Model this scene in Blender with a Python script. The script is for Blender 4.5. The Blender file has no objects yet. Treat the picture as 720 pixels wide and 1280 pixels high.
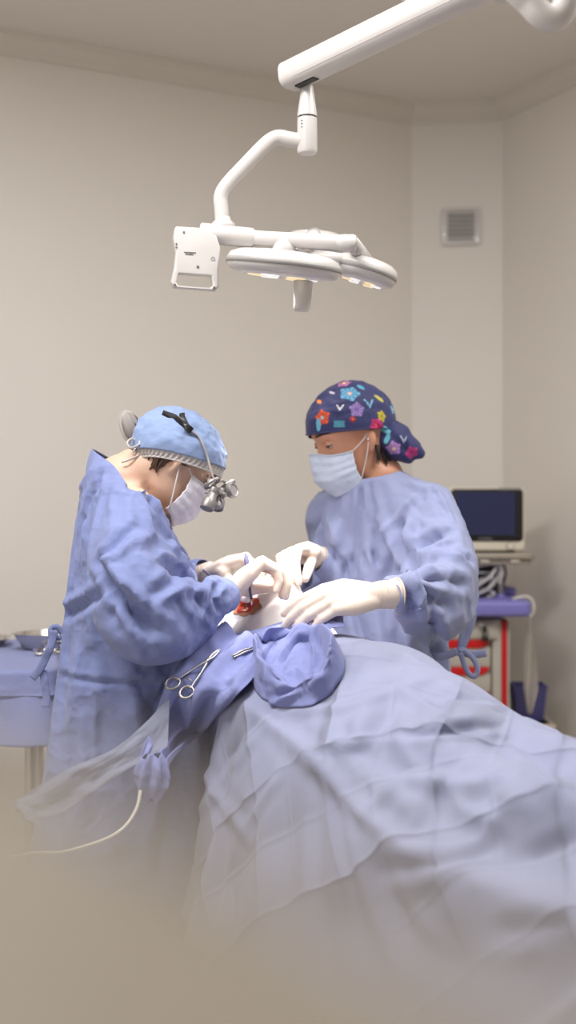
import bpy, bmesh, math, random
import numpy as np
from mathutils import Vector, Matrix, noise, Quaternion
from mathutils.bvhtree import BVHTree
random.seed(7)
PI = math.pi
C = bpy.context.scene.collection
F, CX, CY, EYE = 1500.0, 360.0, 640.0, 1.35     # focal length in photo pixels, centre, eye height

def at(px, py, y):
    """point at distance y in front of the camera seen at photo position px, py"""
    return Vector(((px-CX)/F*y, y, EYE-(py-CY)/F*y))
def V(*a): return Vector(a)
def lin(c):
    c /= 255.0
    return c/12.92 if c <= .04045 else ((c+.055)/1.055)**2.4
def rgb(r, g, b): return (lin(r), lin(g), lin(b), 1)

# ---------------------------------------------------------------- materials
def mat(name, col, rough=.6, metal=0, bump=0, scale=200, var=0, sheen=0, coat=0, trans=0, alpha=1, spec=.5, sss=0, emit=None, estr=0, vcol=None):
    m = bpy.data.materials.new(name); m.use_nodes = True
    nt = m.node_tree; b = nt.nodes['Principled BSDF']
    b.inputs['Base Color'].default_value = col
    b.inputs['Roughness'].default_value = rough
    b.inputs['Metallic'].default_value = metal
    b.inputs['Specular IOR Level'].default_value = spec
    if sheen: b.inputs['Sheen Weight'].default_value = sheen
    if coat: b.inputs['Coat Weight'].default_value = coat
    if trans: b.inputs['Transmission Weight'].default_value = trans
    if alpha < 1: b.inputs['Alpha'].default_value = alpha
    if sss:
        b.inputs['Subsurface Weight'].default_value = sss
        b.inputs['Subsurface Radius'].default_value = (.012, .005, .003)
    if emit:
        b.inputs['Emission Color'].default_value = emit; b.inputs['Emission Strength'].default_value = estr
    tc = nt.nodes.new('ShaderNodeTexCoord')
    if var or bump:
        n = nt.nodes.new('ShaderNodeTexNoise'); n.inputs['Scale'].default_value = scale; n.inputs['Detail'].default_value = 4
        nt.links.new(tc.outputs['Object'], n.inputs['Vector'])
        if bump:
            bp = nt.nodes.new('ShaderNodeBump'); bp.inputs['Strength'].default_value = bump; bp.inputs['Distance'].default_value = .002
            nt.links.new(n.outputs['Fac'], bp.inputs['Height']); nt.links.new(bp.outputs['Normal'], b.inputs['Normal'])
        if var:
            n2 = nt.nodes.new('ShaderNodeTexNoise'); n2.inputs['Scale'].default_value = 3; n2.inputs['Detail'].default_value = 3
            nt.links.new(tc.outputs['Object'], n2.inputs['Vector'])
            hs = nt.nodes.new('ShaderNodeHueSaturation'); hs.inputs['Color'].default_value = col
            mr = nt.nodes.new('ShaderNodeMapRange'); mr.inputs['To Min'].default_value = 1-var; mr.inputs['To Max'].default_value = 1+var
            nt.links.new(n2.outputs['Fac'], mr.inputs['Value']); nt.links.new(mr.outputs['Result'], hs.inputs['Value'])
            nt.links.new(hs.outputs['Color'], b.inputs['Base Color'])
    if vcol:
        a = nt.nodes.new('ShaderNodeAttribute'); a.attribute_name = vcol
        nt.links.new(a.outputs['Color'], b.inputs['Base Color'])
    return m

def cloth_mat(name, col, crease=0, cu=.16, cv=.16, fine=.25, wr=.35, tr=.12, crumple=0):
    """non-woven surgical cloth: fine fibre bump, soft wrinkles, packaging creases from the cloth's own UV"""
    m = mat(name, col, rough=.75, sheen=.15, spec=.25)
    nt = m.node_tree; b = nt.nodes['Principled BSDF']
    tc = nt.nodes.new('ShaderNodeTexCoord')
    n = nt.nodes.new('ShaderNodeTexNoise'); n.inputs['Scale'].default_value = 16; n.inputs['Detail'].default_value = 5; n.inputs['Distortion'].default_value = 1.2
    nt.links.new(tc.outputs['Object'], n.inputs['Vector'])
    vo = nt.nodes.new('ShaderNodeTexNoise'); vo.inputs['Scale'].default_value = 700
    nt.links.new(tc.outputs['Object'], vo.inputs['Vector'])
    b1 = nt.nodes.new('ShaderNodeBump'); b1.inputs['Strength'].default_value = fine; b1.inputs['Distance'].default_value = .0006
    nt.links.new(vo.outputs['Fac'], b1.inputs['Height'])
    b2 = nt.nodes.new('ShaderNodeBump'); b2.inputs['Strength'].default_value = wr; b2.inputs['Distance'].default_value = .012
    nt.links.new(n.outputs['Fac'], b2.inputs['Height']); nt.links.new(b1.outputs['Normal'], b2.inputs['Normal'])
    last = b2
    if crumple:
        wn = nt.nodes.new('ShaderNodeTexNoise'); wn.inputs['Scale'].default_value = 6; wn.inputs['Detail'].default_value = 3
        nt.links.new(tc.outputs['Object'], wn.inputs['Vector'])
        wm = nt.nodes.new('ShaderNodeVectorMath'); wm.operation = 'MULTIPLY_ADD'; wm.inputs[1].default_value = (.09, .09, .09)
        nt.links.new(wn.outputs['Color'], wm.inputs[0]); nt.links.new(tc.outputs['Object'], wm.inputs[2])
        for sc_v, ds in ((7, .045), (19, .013), (47, .004)):
            vr = nt.nodes.new('ShaderNodeTexVoronoi'); vr.feature = 'SMOOTH_F1'; vr.inputs['Scale'].default_value = sc_v; vr.inputs['Smoothness'].default_value = .12
            nt.links.new(wm.outputs[0], vr.inputs['Vector'])
            bq = nt.nodes.new('ShaderNodeBump'); bq.inputs['Strength'].default_value = crumple; bq.inputs['Distance'].default_value = ds
            nt.links.new(vr.outputs['Distance'], bq.inputs['Height']); nt.links.new(last.outputs['Normal'], bq.inputs['Normal']); last = bq
    if crease:
        sx = nt.nodes.new('ShaderNodeSeparateXYZ'); nt.links.new(tc.outputs['UV'], sx.inputs['Vector'])
        def M(op, a, bb=None, c=None):
            q = nt.nodes.new('ShaderNodeMath'); q.operation = op
            for i, s in enumerate((a, bb, c)):
                if s is None: continue
                if isinstance(s, (int, float)): q.inputs[i].default_value = s
                else: nt.links.new(s, q.inputs[i])
            return q.outputs[0]
        nz = nt.nodes.new('ShaderNodeTexNoise'); nz.inputs['Scale'].default_value = 2.2; nz.inputs['Detail'].default_value = 2
        nt.links.new(tc.outputs['UV'], nz.inputs['Vector'])
        nm = nt.nodes.new('ShaderNodeTexNoise'); nm.inputs['Scale'].default_value = 3.1; nm.inputs['Detail'].default_value = 1; nm.noise_dimensions = '4D'; nm.inputs['W'].default_value = 4
        nt.links.new(tc.outputs['UV'], nm.inputs['Vector'])
        amp = M('MULTIPLY', M('MAXIMUM', M('SUBTRACT', nm.outputs['Fac'], .30), .03), 2.6)
        wob = M('MULTIPLY', M('SUBTRACT', nz.outputs['Fac'], .5), .10)
        out = []
        for s, step, sg in ((M('ADD', sx.outputs['X'], sx.outputs['Y']), cu, 1), (M('SUBTRACT', sx.outputs['X'], sx.outputs['Y']), cv, -1)):
            t = M('PINGPONG', M('ADD', M('ADD', s, 5.0), M('MULTIPLY', wob, sg)), step*.5)
            sharp = M('MULTIPLY', M('POWER', M('SUBTRACT', 1.0, M('MINIMUM', M('DIVIDE', M('MINIMUM', t, M('SUBTRACT', step*.5, t)), .018), 1.0)), 2.0), .005)
            out.append(M('MULTIPLY', M('ADD', M('MULTIPLY', t, .26), sharp), amp))
        h = M('ADD', out[0], out[1])
        b3 = nt.nodes.new('ShaderNodeBump'); b3.inputs['Strength'].default_value = crease; b3.inputs['Distance'].default_value = 1.0
        nt.links.new(h, b3.inputs['Height']); nt.links.new(b2.outputs['Normal'], b3.inputs['Normal'])
        last = b3
    nt.links.new(last.outputs['Normal'], b.inputs['Normal'])
    if tr:
        t = nt.nodes.new('ShaderNodeBsdfTranslucent'); t.inputs['Color'].default_value = col
        nt.links.new(last.outputs['Normal'], t.inputs['Normal'])
        mx = nt.nodes.new('ShaderNodeMixShader'); mx.inputs['Fac'].default_value = tr
        nt.links.new(b.outputs['BSDF'], mx.inputs[1]); nt.links.new(t.outputs['BSDF'], mx.inputs[2])
        nt.links.new(mx.outputs['Shader'], nt.nodes['Material Output'].inputs['Surface'])
    return m

# ---------------------------------------------------------------- objects
def _link(name, me, m, parent=None, smooth=True):
    o = bpy.data.objects.new(name, me); C.objects.link(o)
    if m is not None:
        me.materials.clear(); me.materials.append(m)
    if smooth:
        for p in me.polygons: p.use_smooth = True
    if parent is not None:
        o.parent = parent; o.matrix_parent_inverse = world(parent).inverted()
    return o
def world(o):
    m = o.matrix_basis.copy()
    if o.parent is not None: m = world(o.parent) @ o.matrix_parent_inverse @ m
    return m
def obj(name, bm, m, parent=None, smooth=True, angle=None, label=None):
    me = bpy.data.meshes.new(name)
    bmesh.ops.recalc_face_normals(bm, faces=bm.faces[:])
    bm.to_mesh(me); bm.free()
    o = _link(name, me, m, parent, smooth)
    if smooth and angle is not None: me.set_sharp_from_angle(angle=math.radians(angle))
    if label: o['label'] = label
    return o
def thing(name, label, cat, loc=(0, 0, 0), group=None):
    o = bpy.data.objects.new(name, None); C.objects.link(o); o.location = loc; o.empty_display_size = .05
    return tag(o, label, cat, group)
def tag(o, label, cat, group=None, kind=None):
    o['label'] = label; o['category'] = cat
    if group: o['group'] = group
    if kind: o['kind'] = kind
    return o
def struct(name, bm, m, label=None, smooth=False, parent=None):
    o = obj(name, bm, m, parent, smooth)
    if parent is None: o['kind'] = 'structure'
    if label: o['label'] = label
    return o
def BM(): return bmesh.new()

def frame(d, up=Vector((0, 0, 1))):
    d = Vector(d).normalized()
    if abs(d.dot(up)) > .98: up = Vector((0, 1, 0))
    x = up.cross(d).normalized(); y = d.cross(x)
    return x, y, d

def box(bm, c, s, rot=None, bev=0, seg=2):
    m = Matrix.Translation(Vector(c)) @ (rot.to_4x4() if rot is not None else Matrix()) @ Matrix.Diagonal((s[0], s[1], s[2], 1))
    t = bmesh.new(); bmesh.ops.create_cube(t, size=1, matrix=m)
    if bev: bmesh.ops.bevel(t, geom=t.edges[:]+t.verts[:], offset=bev, segments=seg, affect='EDGES', profile=.5)
    merge(bm, t)
def merge(bm, t):
    me = bpy.data.meshes.new('tmp'); t.to_mesh(me); t.free(); bm.from_mesh(me); bpy.data.meshes.remove(me)

def spline(pts, n=8):
    pts = [Vector(p) for p in pts]
    if len(pts) < 3: return [pts[0].lerp(pts[1], i/n) for i in range(n+1)]
    P = [pts[0]*2-pts[1]]+pts+[pts[-1]*2-pts[-2]]
    out = []
    for i in range(1, len(P)-2):
        a, b, c, d = P[i-1], P[i], P[i+1], P[i+2]
        for k in range(n):
            t = k/n
            out.append(.5*((2*b)+(c-a)*t+(2*a-5*b+4*c-d)*t*t+(3*b-a-3*c+d)*t**3))
    out.append(P[-2].copy()); return out
def interp(vals, n):
    return [float(x) for x in np.interp(np.linspace(0, len(vals)-1, n), range(len(vals)), vals)]

def tube(bm, pts, r, seg=12, smooth=0, cap=True, flat=1.0, up=Vector((0, 0, 1))):
    """swept tube; r a number or list; flat squashes the section along its second axis"""
    pts = [Vector(p) for p in pts]
    n0 = len(pts)
    if smooth:
        pts2 = spline(pts, smooth)
        if isinstance(r, (list, tuple)): r = interp(r, len(pts2))
        pts = pts2
    if not isinstance(r, (list, tuple)): r = [r]*len(pts)
    tan = [((pts[min(i+1, len(pts)-1)]-pts[max(i-1, 0)])).normalized() for i in range(len(pts))]
    x, y, _ = frame(tan[0], up)
    rings = []
    for i, p in enumerate(pts):
        if i:
            q = tan[i-1].rotation_difference(tan[i]); x = q @ x; y = q @ y
        rings.append([bm.verts.new(p+(x*math.cos(a)+y*math.sin(a)*flat)*r[i]) for a in (2*PI*k/seg for k in range(seg))])
    for a, b in zip(rings, rings[1:]):
        for k in range(seg): bm.faces.new((a[k], a[(k+1) % seg], b[(k+1) % seg], b[k]))
    if cap:
        bm.faces.new(rings[0][::-1]); bm.faces.new(rings[-1])
    return rings
def cyl(bm, a, b, r, r2=None, seg=24): tube(bm, [a, b], [r, r if r2 is None else r2], seg)
def lathe(bm, prof, o, axis=(0, 0, 1), seg=40, sx=1, sy=1, ref=Vector((1, 0, 0))):
    """prof: list of (radius, height) along axis from point o"""
    d = Vector(axis).normalized(); x = (ref-d*ref.dot(d)).normalized(); y = d.cross(x)
    o = Vector(o); rings = []
    for r, h in prof:
        if r < 1e-6: rings.append([bm.verts.new(o+d*h)])
        else: rings.append([bm.verts.new(o+d*h+x*math.cos(t)*r*sx+y*math.sin(t)*r*sy) for t in (2*PI*k/seg for k in range(seg))])
    for a, b in zip(rings, rings[1:]):
        for k in range(seg):
            k2 = (k+1) % seg
            if len(a) == 1 and len(b) == 1: continue
            if len(a) == 1: bm.faces.new((a[0], b[k2], b[k]))
            elif len(b) == 1: bm.faces.new((a[k], a[k2], b[0]))
            else: bm.faces.new((a[k], a[k2], b[k2], b[k]))
def grid(bm, f, nu, nv, closed_u=False, uv=None):
    vs = [[bm.verts.new(f(i/nu, j/nv)) for i in range(nu if closed_u else nu+1)] for j in range(nv+1)]
    fs = []
    for j in range(nv):
        for i in range(nu):
            i2 = (i+1) % nu if closed_u else i+1
            fs.append(bm.faces.new((vs[j][i], vs[j][i2], vs[j+1][i2], vs[j+1][i])))
    if uv:
        L = bm.loops.layers.uv.verify()
        k = 0
        for j in range(nv):
            for i in range(nu):
                for l, (a, b) in zip(fs[k].loops, ((i, j), (i+1, j), (i+1, j+1), (i, j+1))): l[L].uv = (a/nu*uv[0], b/nv*uv[1])
                k += 1
    return vs
def prism(bm, outline, o, ax, ay, an, th, bev=0, seg=3):
    """polygon outline (2-D, in axes ax, ay) extruded by th along an"""
    t = bmesh.new(); o = Vector(o)
    vs = [t.verts.new(o+ax*u+ay*v) for u, v in outline]
    f = t.faces.new(vs)
    r = bmesh.ops.extrude_face_region(t, geom=[f])
    bmesh.ops.translate(t, vec=an*th, verts=[e for e in r['geom'] if isinstance(e, bmesh.types.BMVert)])
    if bev:
        t.normal_update()
        es = [e for e in t.edges if len(e.link_faces) == 2 and e.calc_face_angle(0) > .9]
        bmesh.ops.bevel(t, geom=es, offset=bev, segments=seg, affect='EDGES', profile=.5)
    merge(bm, t)
def rrect(w, h, r, n=5):
    out = []
    for cx, cy, a0 in ((w/2-r, h/2-r, 0), (-w/2+r, h/2-r, PI/2), (-w/2+r, -h/2+r, PI), (w/2-r, -h/2+r, 1.5*PI)):
        for k in range(n+1):
            a = a0+PI/2*k/n; out.append((cx+r*math.cos(a), cy+r*math.sin(a)))
    return out
def ball(bm, c, r, s=(1, 1, 1), rot=None, seg=20):
    m = Matrix.Translation(Vector(c)) @ (rot.to_4x4() if rot is not None else Matrix()) @ Matrix.Diagonal((s[0], s[1], s[2], 1))
    bmesh.ops.create_uvsphere(bm, u_segments=seg, v_segments=max(8, seg//2), radius=r, matrix=m)
def chain(bm, pts, rs, seg=16):
    """tapered limb through joints: cones between balls, later fused by voxel()"""
    for p, r in zip(pts, rs): ball(bm, p, r, seg=seg)
    for a, b, r, s in zip(pts, pts[1:], rs, rs[1:]):
        if (Vector(a)-Vector(b)).length > 1e-4: tube(bm, [a, b], [r, s], seg)
def evaluated(o):
    dg = bpy.context.evaluated_depsgraph_get(); dg.update()
    return bpy.data.meshes.new_from_object(o.evaluated_get(dg))
def voxel(bm, size, smooth=4, sub=0):
    """fuse everything in bm into one continuous surface; returns a new bmesh"""
    me = bpy.data.meshes.new('tmp'); bm.to_mesh(me); bm.free()
    o = bpy.data.objects.new('tmp', me); C.objects.link(o)
    r = o.modifiers.new('r', 'REMESH'); r.mode = 'VOXEL'; r.voxel_size = size
    if smooth:
        s = o.modifiers.new('s', 'SMOOTH'); s.factor = .5; s.iterations = smooth
    if sub:
        s = o.modifiers.new('u', 'SUBSURF'); s.levels = sub
    m2 = evaluated(o)
    bpy.data.objects.remove(o); bpy.data.meshes.remove(me)
    b = bmesh.new(); b.from_mesh(m2); bpy.data.meshes.remove(m2)
    return b
def finish(o, thick=0, sub=0, off=-1):
    """turn a sheet into cloth with thickness: applied modifiers"""
    if sub:
        s = o.modifiers.new('u', 'SUBSURF'); s.levels = sub; s.render_levels = sub
    if thick:
        s = o.modifiers.new('t', 'SOLIDIFY'); s.thickness = thick; s.offset = off
    me = evaluated(o); old = o.data
    o.modifiers.clear(); o.data = me; bpy.data.meshes.remove(old); me.name = o.name
    return o
def fbm(p, s=1, oct=3):
    return noise.fractal(Vector(p)*s, 1.0, 2.0, oct, noise_basis='PERLIN_ORIGINAL')

def bvh(o):
    me = o.data; return BVHTree.FromPolygons([v.co for v in me.vertices], [p.vertices for p in me.polygons])
def sight(trees, px, py, lift=0, fall=None):
    """first surface met by the line of sight through a photo position; lifted off along its normal"""
    o_ = V(0, 0, EYE); d_ = (at(px, py, 1)-o_).normalized(); best = None
    for t in trees:
        h = t.ray_cast(o_, d_)
        if h[0] is not None and (best is None or h[3] < best[3]): best = h
    if best is None: return at(px, py, fall), V(0, -1, 0)
    n = best[1] if best[1].dot(d_) < 0 else -best[1]
    return best[0]+n*lift, n
def folds(o, strokes):
    """press fold lines into a cloth: each stroke = (points in the photo, width, height); positive is a ridge, negative a valley"""
    t = [bvh(o)]; me = o.data
    n = len(me.vertices); co = np.empty(n*3); me.vertices.foreach_get('co', co); co = co.reshape(-1, 3)
    no = np.empty(n*3); me.vertices.foreach_get('normal', no); no = no.reshape(-1, 3)
    if np.sum(no*(co-co.mean(0))) < 0: no = -no
    disp = np.zeros(n)
    for pts, w, h in strokes:
        P = []; N = []
        for a, b in zip(pts, pts[1:]):
            m = max(2, int(math.hypot(b[0]-a[0], b[1]-a[1])/5))
            for i in range(m):
                q, nn = sight(t, a[0]+(b[0]-a[0])*i/m, a[1]+(b[1]-a[1])*i/m, 0, 2.6); P.append(q); N.append(nn)
        P = np.array([tuple(p) for p in P]); N = np.array([tuple(p) for p in N])
        best = np.full(n, 9.0); ti = np.zeros(n); nd = np.zeros(n)
        for i in range(len(P)-1):
            a, b = P[i], P[i+1]; ab = b-a; L2 = max(1e-9, ab @ ab)
            u = np.clip(((co-a) @ ab)/L2, 0, 1); dd = np.linalg.norm(co-(a+u[:, None]*ab), axis=1)
            k = dd < best; best[k] = dd[k]; ti[k] = (i+u[k])/(len(P)-1); nd[k] = no[k] @ N[i]
        tap = np.clip(np.sin(np.pi*np.clip(.06+ti*.88, 0, 1))*1.5, 0, 1)
        disp += h*tap*np.exp(-(np.abs(best)/w)**1.35)*np.clip(nd*2, 0, 1)
        disp -= .35*h*tap*np.exp(-((np.abs(best)-2.0*w)/w)**2)*np.clip(nd*2, 0, 1)
    co += no*disp[:, None]; me.vertices.foreach_set('co', co.ravel()); me.update()
def strip(bm, L_, R_, nu, nv, wave, trees=None, lift=.01):
    """cloth patch between two edges given as (px, py, distance) lists; wave(u, v) pushes it out along its normal"""
    le, ri = spline([at(*p) for p in L_], 8), spline([at(*p) for p in R_], 8)
    def pick(c, v):
        f = v*(len(c)-1); i = min(int(f), len(c)-2); return c[i].lerp(c[i+1], f-i)
    def f(u, v):
        a, b = pick(le, v), pick(ri, v); p = a.lerp(b, u)
        t = pick(le, min(1, v+.02)).lerp(pick(ri, min(1, v+.02)), u)-pick(le, max(0, v-.02)).lerp(pick(ri, max(0, v-.02)), u)
        n = t.cross(b-a).normalized()
        if n.dot(p-V(0, 0, EYE)) > 0: n = -n
        return p+n*wave(u, v)
    return grid(bm, f, nu, nv, uv=(1, 1))
# ---------------------------------------------------------------- palette
M_wall = mat('wall_paint', rgb(215, 209, 201), .55, bump=.06, scale=60, var=.012)
M_ceil = mat('ceiling_paint', rgb(220, 214, 207), .8, bump=.05, scale=80)
M_trim = mat('cornice_paint', rgb(206, 200, 190), .6)
M_floor = mat('vinyl_floor', rgb(196, 186, 170), .4, var=.04, bump=.05)
M_white = mat('white_enamel', rgb(196, 192, 190), .32, coat=.25)
M_grey = mat('grey_band', rgb(150, 147, 145), .5)
M_dark = mat('dark_plastic', rgb(38, 36, 40), .45)
M_black = mat('black_plastic', rgb(22, 20, 24), .35)
M_cream = mat('cream_plastic', rgb(222, 214, 198), .45)
M_screen = mat('screen_glass', rgb(40, 46, 84), .18, spec=.6)
M_lav = mat('lavender_plastic', rgb(128, 124, 198), .45)
M_indigo = mat('indigo_plastic', rgb(74, 72, 128), .5)
M_cart = mat('cart_steel', rgb(186, 180, 170), .45)
M_red = mat('red_strip', rgb(205, 22, 28), .4)
M_steel = mat('surgical_steel', rgb(205, 200, 196), .18, metal=1)
M_dull = mat('brushed_steel', rgb(176, 172, 168), .35, metal=1)
M_alu = mat('aluminium_shelf', rgb(168, 160, 148), .4, metal=.4)
M_latex = mat('latex_glove', rgb(222, 206, 192), .55, sss=.1, bump=.15, scale=120)
M_skin = mat('skin_light', rgb(218, 182, 160), .55, sss=.12, bump=.1, scale=300)
M_skin2 = mat('skin_warm', rgb(208, 152, 124), .5, sss=.12, bump=.1, scale=300)
M_hair = mat('brown_hair', rgb(74, 52, 38), .55, bump=.8, scale=160)
M_hair2 = mat('dark_hair', rgb(38, 26, 22), .5, bump=.8, scale=160)
M_mask = cloth_mat('mask_paper', rgb(226, 224, 234), wr=.12, fine=.3)
M_maskb = cloth_mat('mask_paper_blue', rgb(208, 220, 240), wr=.12, fine=.3)
M_net = cloth_mat('net_white', rgb(222, 218, 216), wr=.3, tr=.3)
M_gown = cloth_mat('gown_blue', rgb(128, 139, 186), fine=.3, wr=.15, crumple=.45, tr=.1)
M_gown2 = cloth_mat('gown_periwinkle', rgb(152, 160, 197), fine=.3, wr=.12, crumple=.22, tr=.1)
M_cap = cloth_mat('cap_blue', rgb(140, 160, 200), fine=.3, wr=.25, crumple=.35, tr=.1)
M_drape = cloth_mat('drape_blue', rgb(150, 155, 183), crease=.9, cu=.30, cv=.34, fine=.2, wr=.12, tr=.1)
M_drape2 = cloth_mat('drape_blue_soft', rgb(135, 142, 192), fine=.25, wr=.12, crumple=.07, tr=.1)
M_tablecl = cloth_mat('table_cloth_blue', rgb(142, 150, 196), fine=.25, wr=.2)
M_tail = cloth_mat('drape_pale', rgb(152, 157, 180), fine=.25, wr=.2, tr=.35)
M_towel = cloth_mat('white_towel', rgb(240, 236, 234), fine=.5, wr=.25)
M_pants = cloth_mat('trousers_blue', rgb(96, 110, 170))
M_beige = mat('beige_laminate', rgb(140, 128, 108), .5, var=.03, bump=.05)
M_hose = mat('silicone_hose', rgb(226, 220, 210), .4)
M_wire = mat('grey_wire', rgb(196, 194, 192), .4)
M_pad = mat('mattress_vinyl', rgb(40, 42, 52), .5)
M_eye = mat('eye_white', rgb(225, 220, 215), .2)

# ---------------------------------------------------------------- camera
cam = bpy.data.cameras.new('camera'); co = bpy.data.objects.new('camera', cam); C.objects.link(co)
co.location = (0, 0, EYE); co.rotation_euler = (PI/2, 0, 0)
cam.sensor_fit = 'VERTICAL'; cam.sensor_height = 36; cam.lens = 36*F/1280
cam.clip_start = .005; cam.clip_end = 60
cam.dof.use_dof = True; cam.dof.focus_distance = 2.5; cam.dof.aperture_fstop = cam.lens/24.0
bpy.context.scene.camera = co

# ---------------------------------------------------------------- room shell
CEIL = 2.9
K1, K2 = V(.475, 4.6, 0), V(.814, 4.555, 0)          # the two ends of the narrow wall across the corner
ua, uc = V(.897, .442, 0).normalized(), V(.46, -.888, 0).normalized()
A0 = K1-ua*4.9; C1 = K2+uc*6.2; L1 = A0+uc*6.4
cen = V(-.2, .9, 0)
def wall(name, a, b, h0=0, h1=CEIL, th=.12, m=None):
    n = V(-(b-a).y, (b-a).x, 0).normalized()
    if n.dot(cen-a) > 0: n = -n
    bm = BM(); d = (b-a).normalized()
    q = [a-d*.0, b+d*.0]
    vs = [bm.verts.new((p.x, p.y, z)) for z in (h0, h1) for p in (q[0], q[1], q[1]+n*th, q[0]+n*th)]
    for f in ((0, 1, 5, 4), (1, 2, 6, 5), (2, 3, 7, 6), (3, 0, 4, 7), (3, 2, 1, 0), (4, 5, 6, 7)): bm.faces.new([vs[i] for i in f])
    return struct(name, bm, m or M_wall)
wall('wall_back', A0, K1); wall('wall_corner', K1, K2); wall('wall_right', K2, C1)
wall('wall_left', A0, L1); wall('wall_front', L1, C1)
loop = [A0, K1, K2, C1, L1]
for nm, z0, th, m in (('floor', -.1, .1, M_floor), ('ceiling', CEIL, .1, M_ceil)):
    bm = BM()
    prism(bm, [(p.x, p.y) for p in [q+(q-cen).normalized()*.12 for q in loop]], (0, 0, z0), V(1, 0, 0), V(0, 1, 0), V(0, 0, 1), th)
    struct(nm, bm, m)
def cornice(name, a, b, prof, m):
    """moulding of the given (out from wall, height) profile along a wall, mitred at its ends"""
    d = (b-a).normalized(); n = V(-d.y, d.x, 0)
    if n.dot(cen-a) < 0: n = -n
    i = loop.index(a); prev = (a-loop[i-1]).normalized(); nxt = (loop[(i+2) % 5]-b).normalized()
    def mit(p, dd, o):                                   # slide the offset point along the wall to the mitre
        n2 = V(-dd.y, dd.x, 0)
        if n2.dot(cen-p) < 0: n2 = -n2
        m_ = (n+n2).normalized(); return p+m_*(o/m_.dot(n))
    bm = BM(); ra = []; rb = []
    for o, z in prof:
        pa, pb = mit(a, prev, o), mit(b, nxt, o)
        ra.append(bm.verts.new((pa.x, pa.y, z))); rb.append(bm.verts.new((pb.x, pb.y, z)))
    for k in range(len(prof)): k2 = (k+1) % len(prof); bm.faces.new((ra[k], ra[k2], rb[k2], rb[k]))
    return struct(name, bm, m, smooth=False)
cp = [(.0005, CEIL-.062), (.008, CEIL-.062), (.012, CEIL-.052), (.03, CEIL-.038), (.046, CEIL-.018), (.055, CEIL-.014), (.058, CEIL-.0005), (.0005, CEIL-.0005)]
bp_ = [(.0005, .0005), (.012, .0005), (.012, .085), (.006, .095), (.0005, .095)]
for i, s in enumerate(('back', 'corner', 'right', 'front', 'left')):
    a, b = loop[i], loop[(i+1) % 5]
    cornice('trim_%d' % (i+1), a, b, cp, M_trim)
    cornice('baseboard_'+s, a, b, bp_, M_trim)

# ---------------------------------------------------------------- air vent on the corner wall
nb = V(-(K2-K1).y, (K2-K1).x, 0).normalized()
if nb.dot(cen-K1) < 0: nb = -nb
db = (K2-K1).normalized(); up = V(0, 0, 1)
def onwall(px, py):
    """where the line of sight through a photo position meets the corner wall"""
    r = V((px-CX)/F, 1, -(py-CY)/F); o = V(0, 0, EYE)
    return o+r*((K1-o).dot(nb)/r.dot(nb))
vc = onwall(576, 284)
vent = thing('air_vent', 'white square louvred air vent high on the narrow corner wall', 'vent', vc)
bm = BM(); prism(bm, rrect(.148, .142, .012), vc+nb*.001, db, up, nb, .012, .004)
obj('frame', bm, M_white, vent, angle=30)
bm = BM(); prism(bm, rrect(.112, .118, .008), vc+nb*.013+up*.002, db, up, nb, .006, .002)
obj('grille_plate', bm, M_white, vent, angle=30)
for k in range(6):
    bm = BM()
    box(bm, vc+nb*.024+up*(.044-.0175*k), (.098, .012, .003), Matrix((db, nb, up)).transposed() @ Matrix.Rotation(.7, 3, 'X'), .001, 1)
    obj('slat', bm, M_white, vent, angle=30)
bm = BM(); prism(bm, rrect(.1, .106, .004), vc+nb*.0192+up*.001, db, up, nb, .0008)
obj('backing', bm, mat('vent_dark', rgb(96, 92, 88), .7), vent, angle=30)

# ---------------------------------------------------------------- lights of the room
def area(name, loc, sx, sy, power, col, target):
    l = bpy.data.lights.new(name, 'AREA'); l.shape = 'RECTANGLE'; l.size = sx; l.size_y = sy; l.energy = power; l.color = col
    o = bpy.data.objects.new(name, l); C.objects.link(o); o.location = loc
    o.rotation_euler = (Vector(target)-Vector(loc)).to_track_quat('-Z', 'Y').to_euler(); return o
area('ceiling_panel_light', (-.75, 1.75, CEIL-.03), 1.2, .6, 50, (1, .985, .968), (-.75, 1.75, 0))
area('ceiling_panel_light', (.85, 2.2, CEIL-.03), 1.2, .6, 31, (1, .985, .965), (.85, 2.2, 0))
area('window_daylight', (-2.3, -.6, 1.8), 1.5, 1.4, 42, (.99, .99, 1.0), (0, 3.2, 1.2))
w = bpy.data.worlds.new('world'); bpy.context.scene.world = w; w.use_nodes = True
w.node_tree.nodes['Background'].inputs['Color'].default_value = rgb(205, 205, 215); w.node_tree.nodes['Background'].inputs['Strength'].default_value = .4
sc = bpy.context.scene
sc.view_settings.view_transform = 'Standard'; sc.view_settings.look = 'None'; sc.view_settings.gamma = 1; sc.view_settings.use_curve_mapping = False
sc.view_settings.exposure = 0.16
sc.cycles.use_denoising = True; sc.cycles.denoiser = 'OPENIMAGEDENOISE'
sc.cycles.max_bounces = 8; sc.cycles.diffuse_bounces = 5; sc.cycles.transparent_max_bounces = 12
sc.cycles.use_light_tree = True

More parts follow.
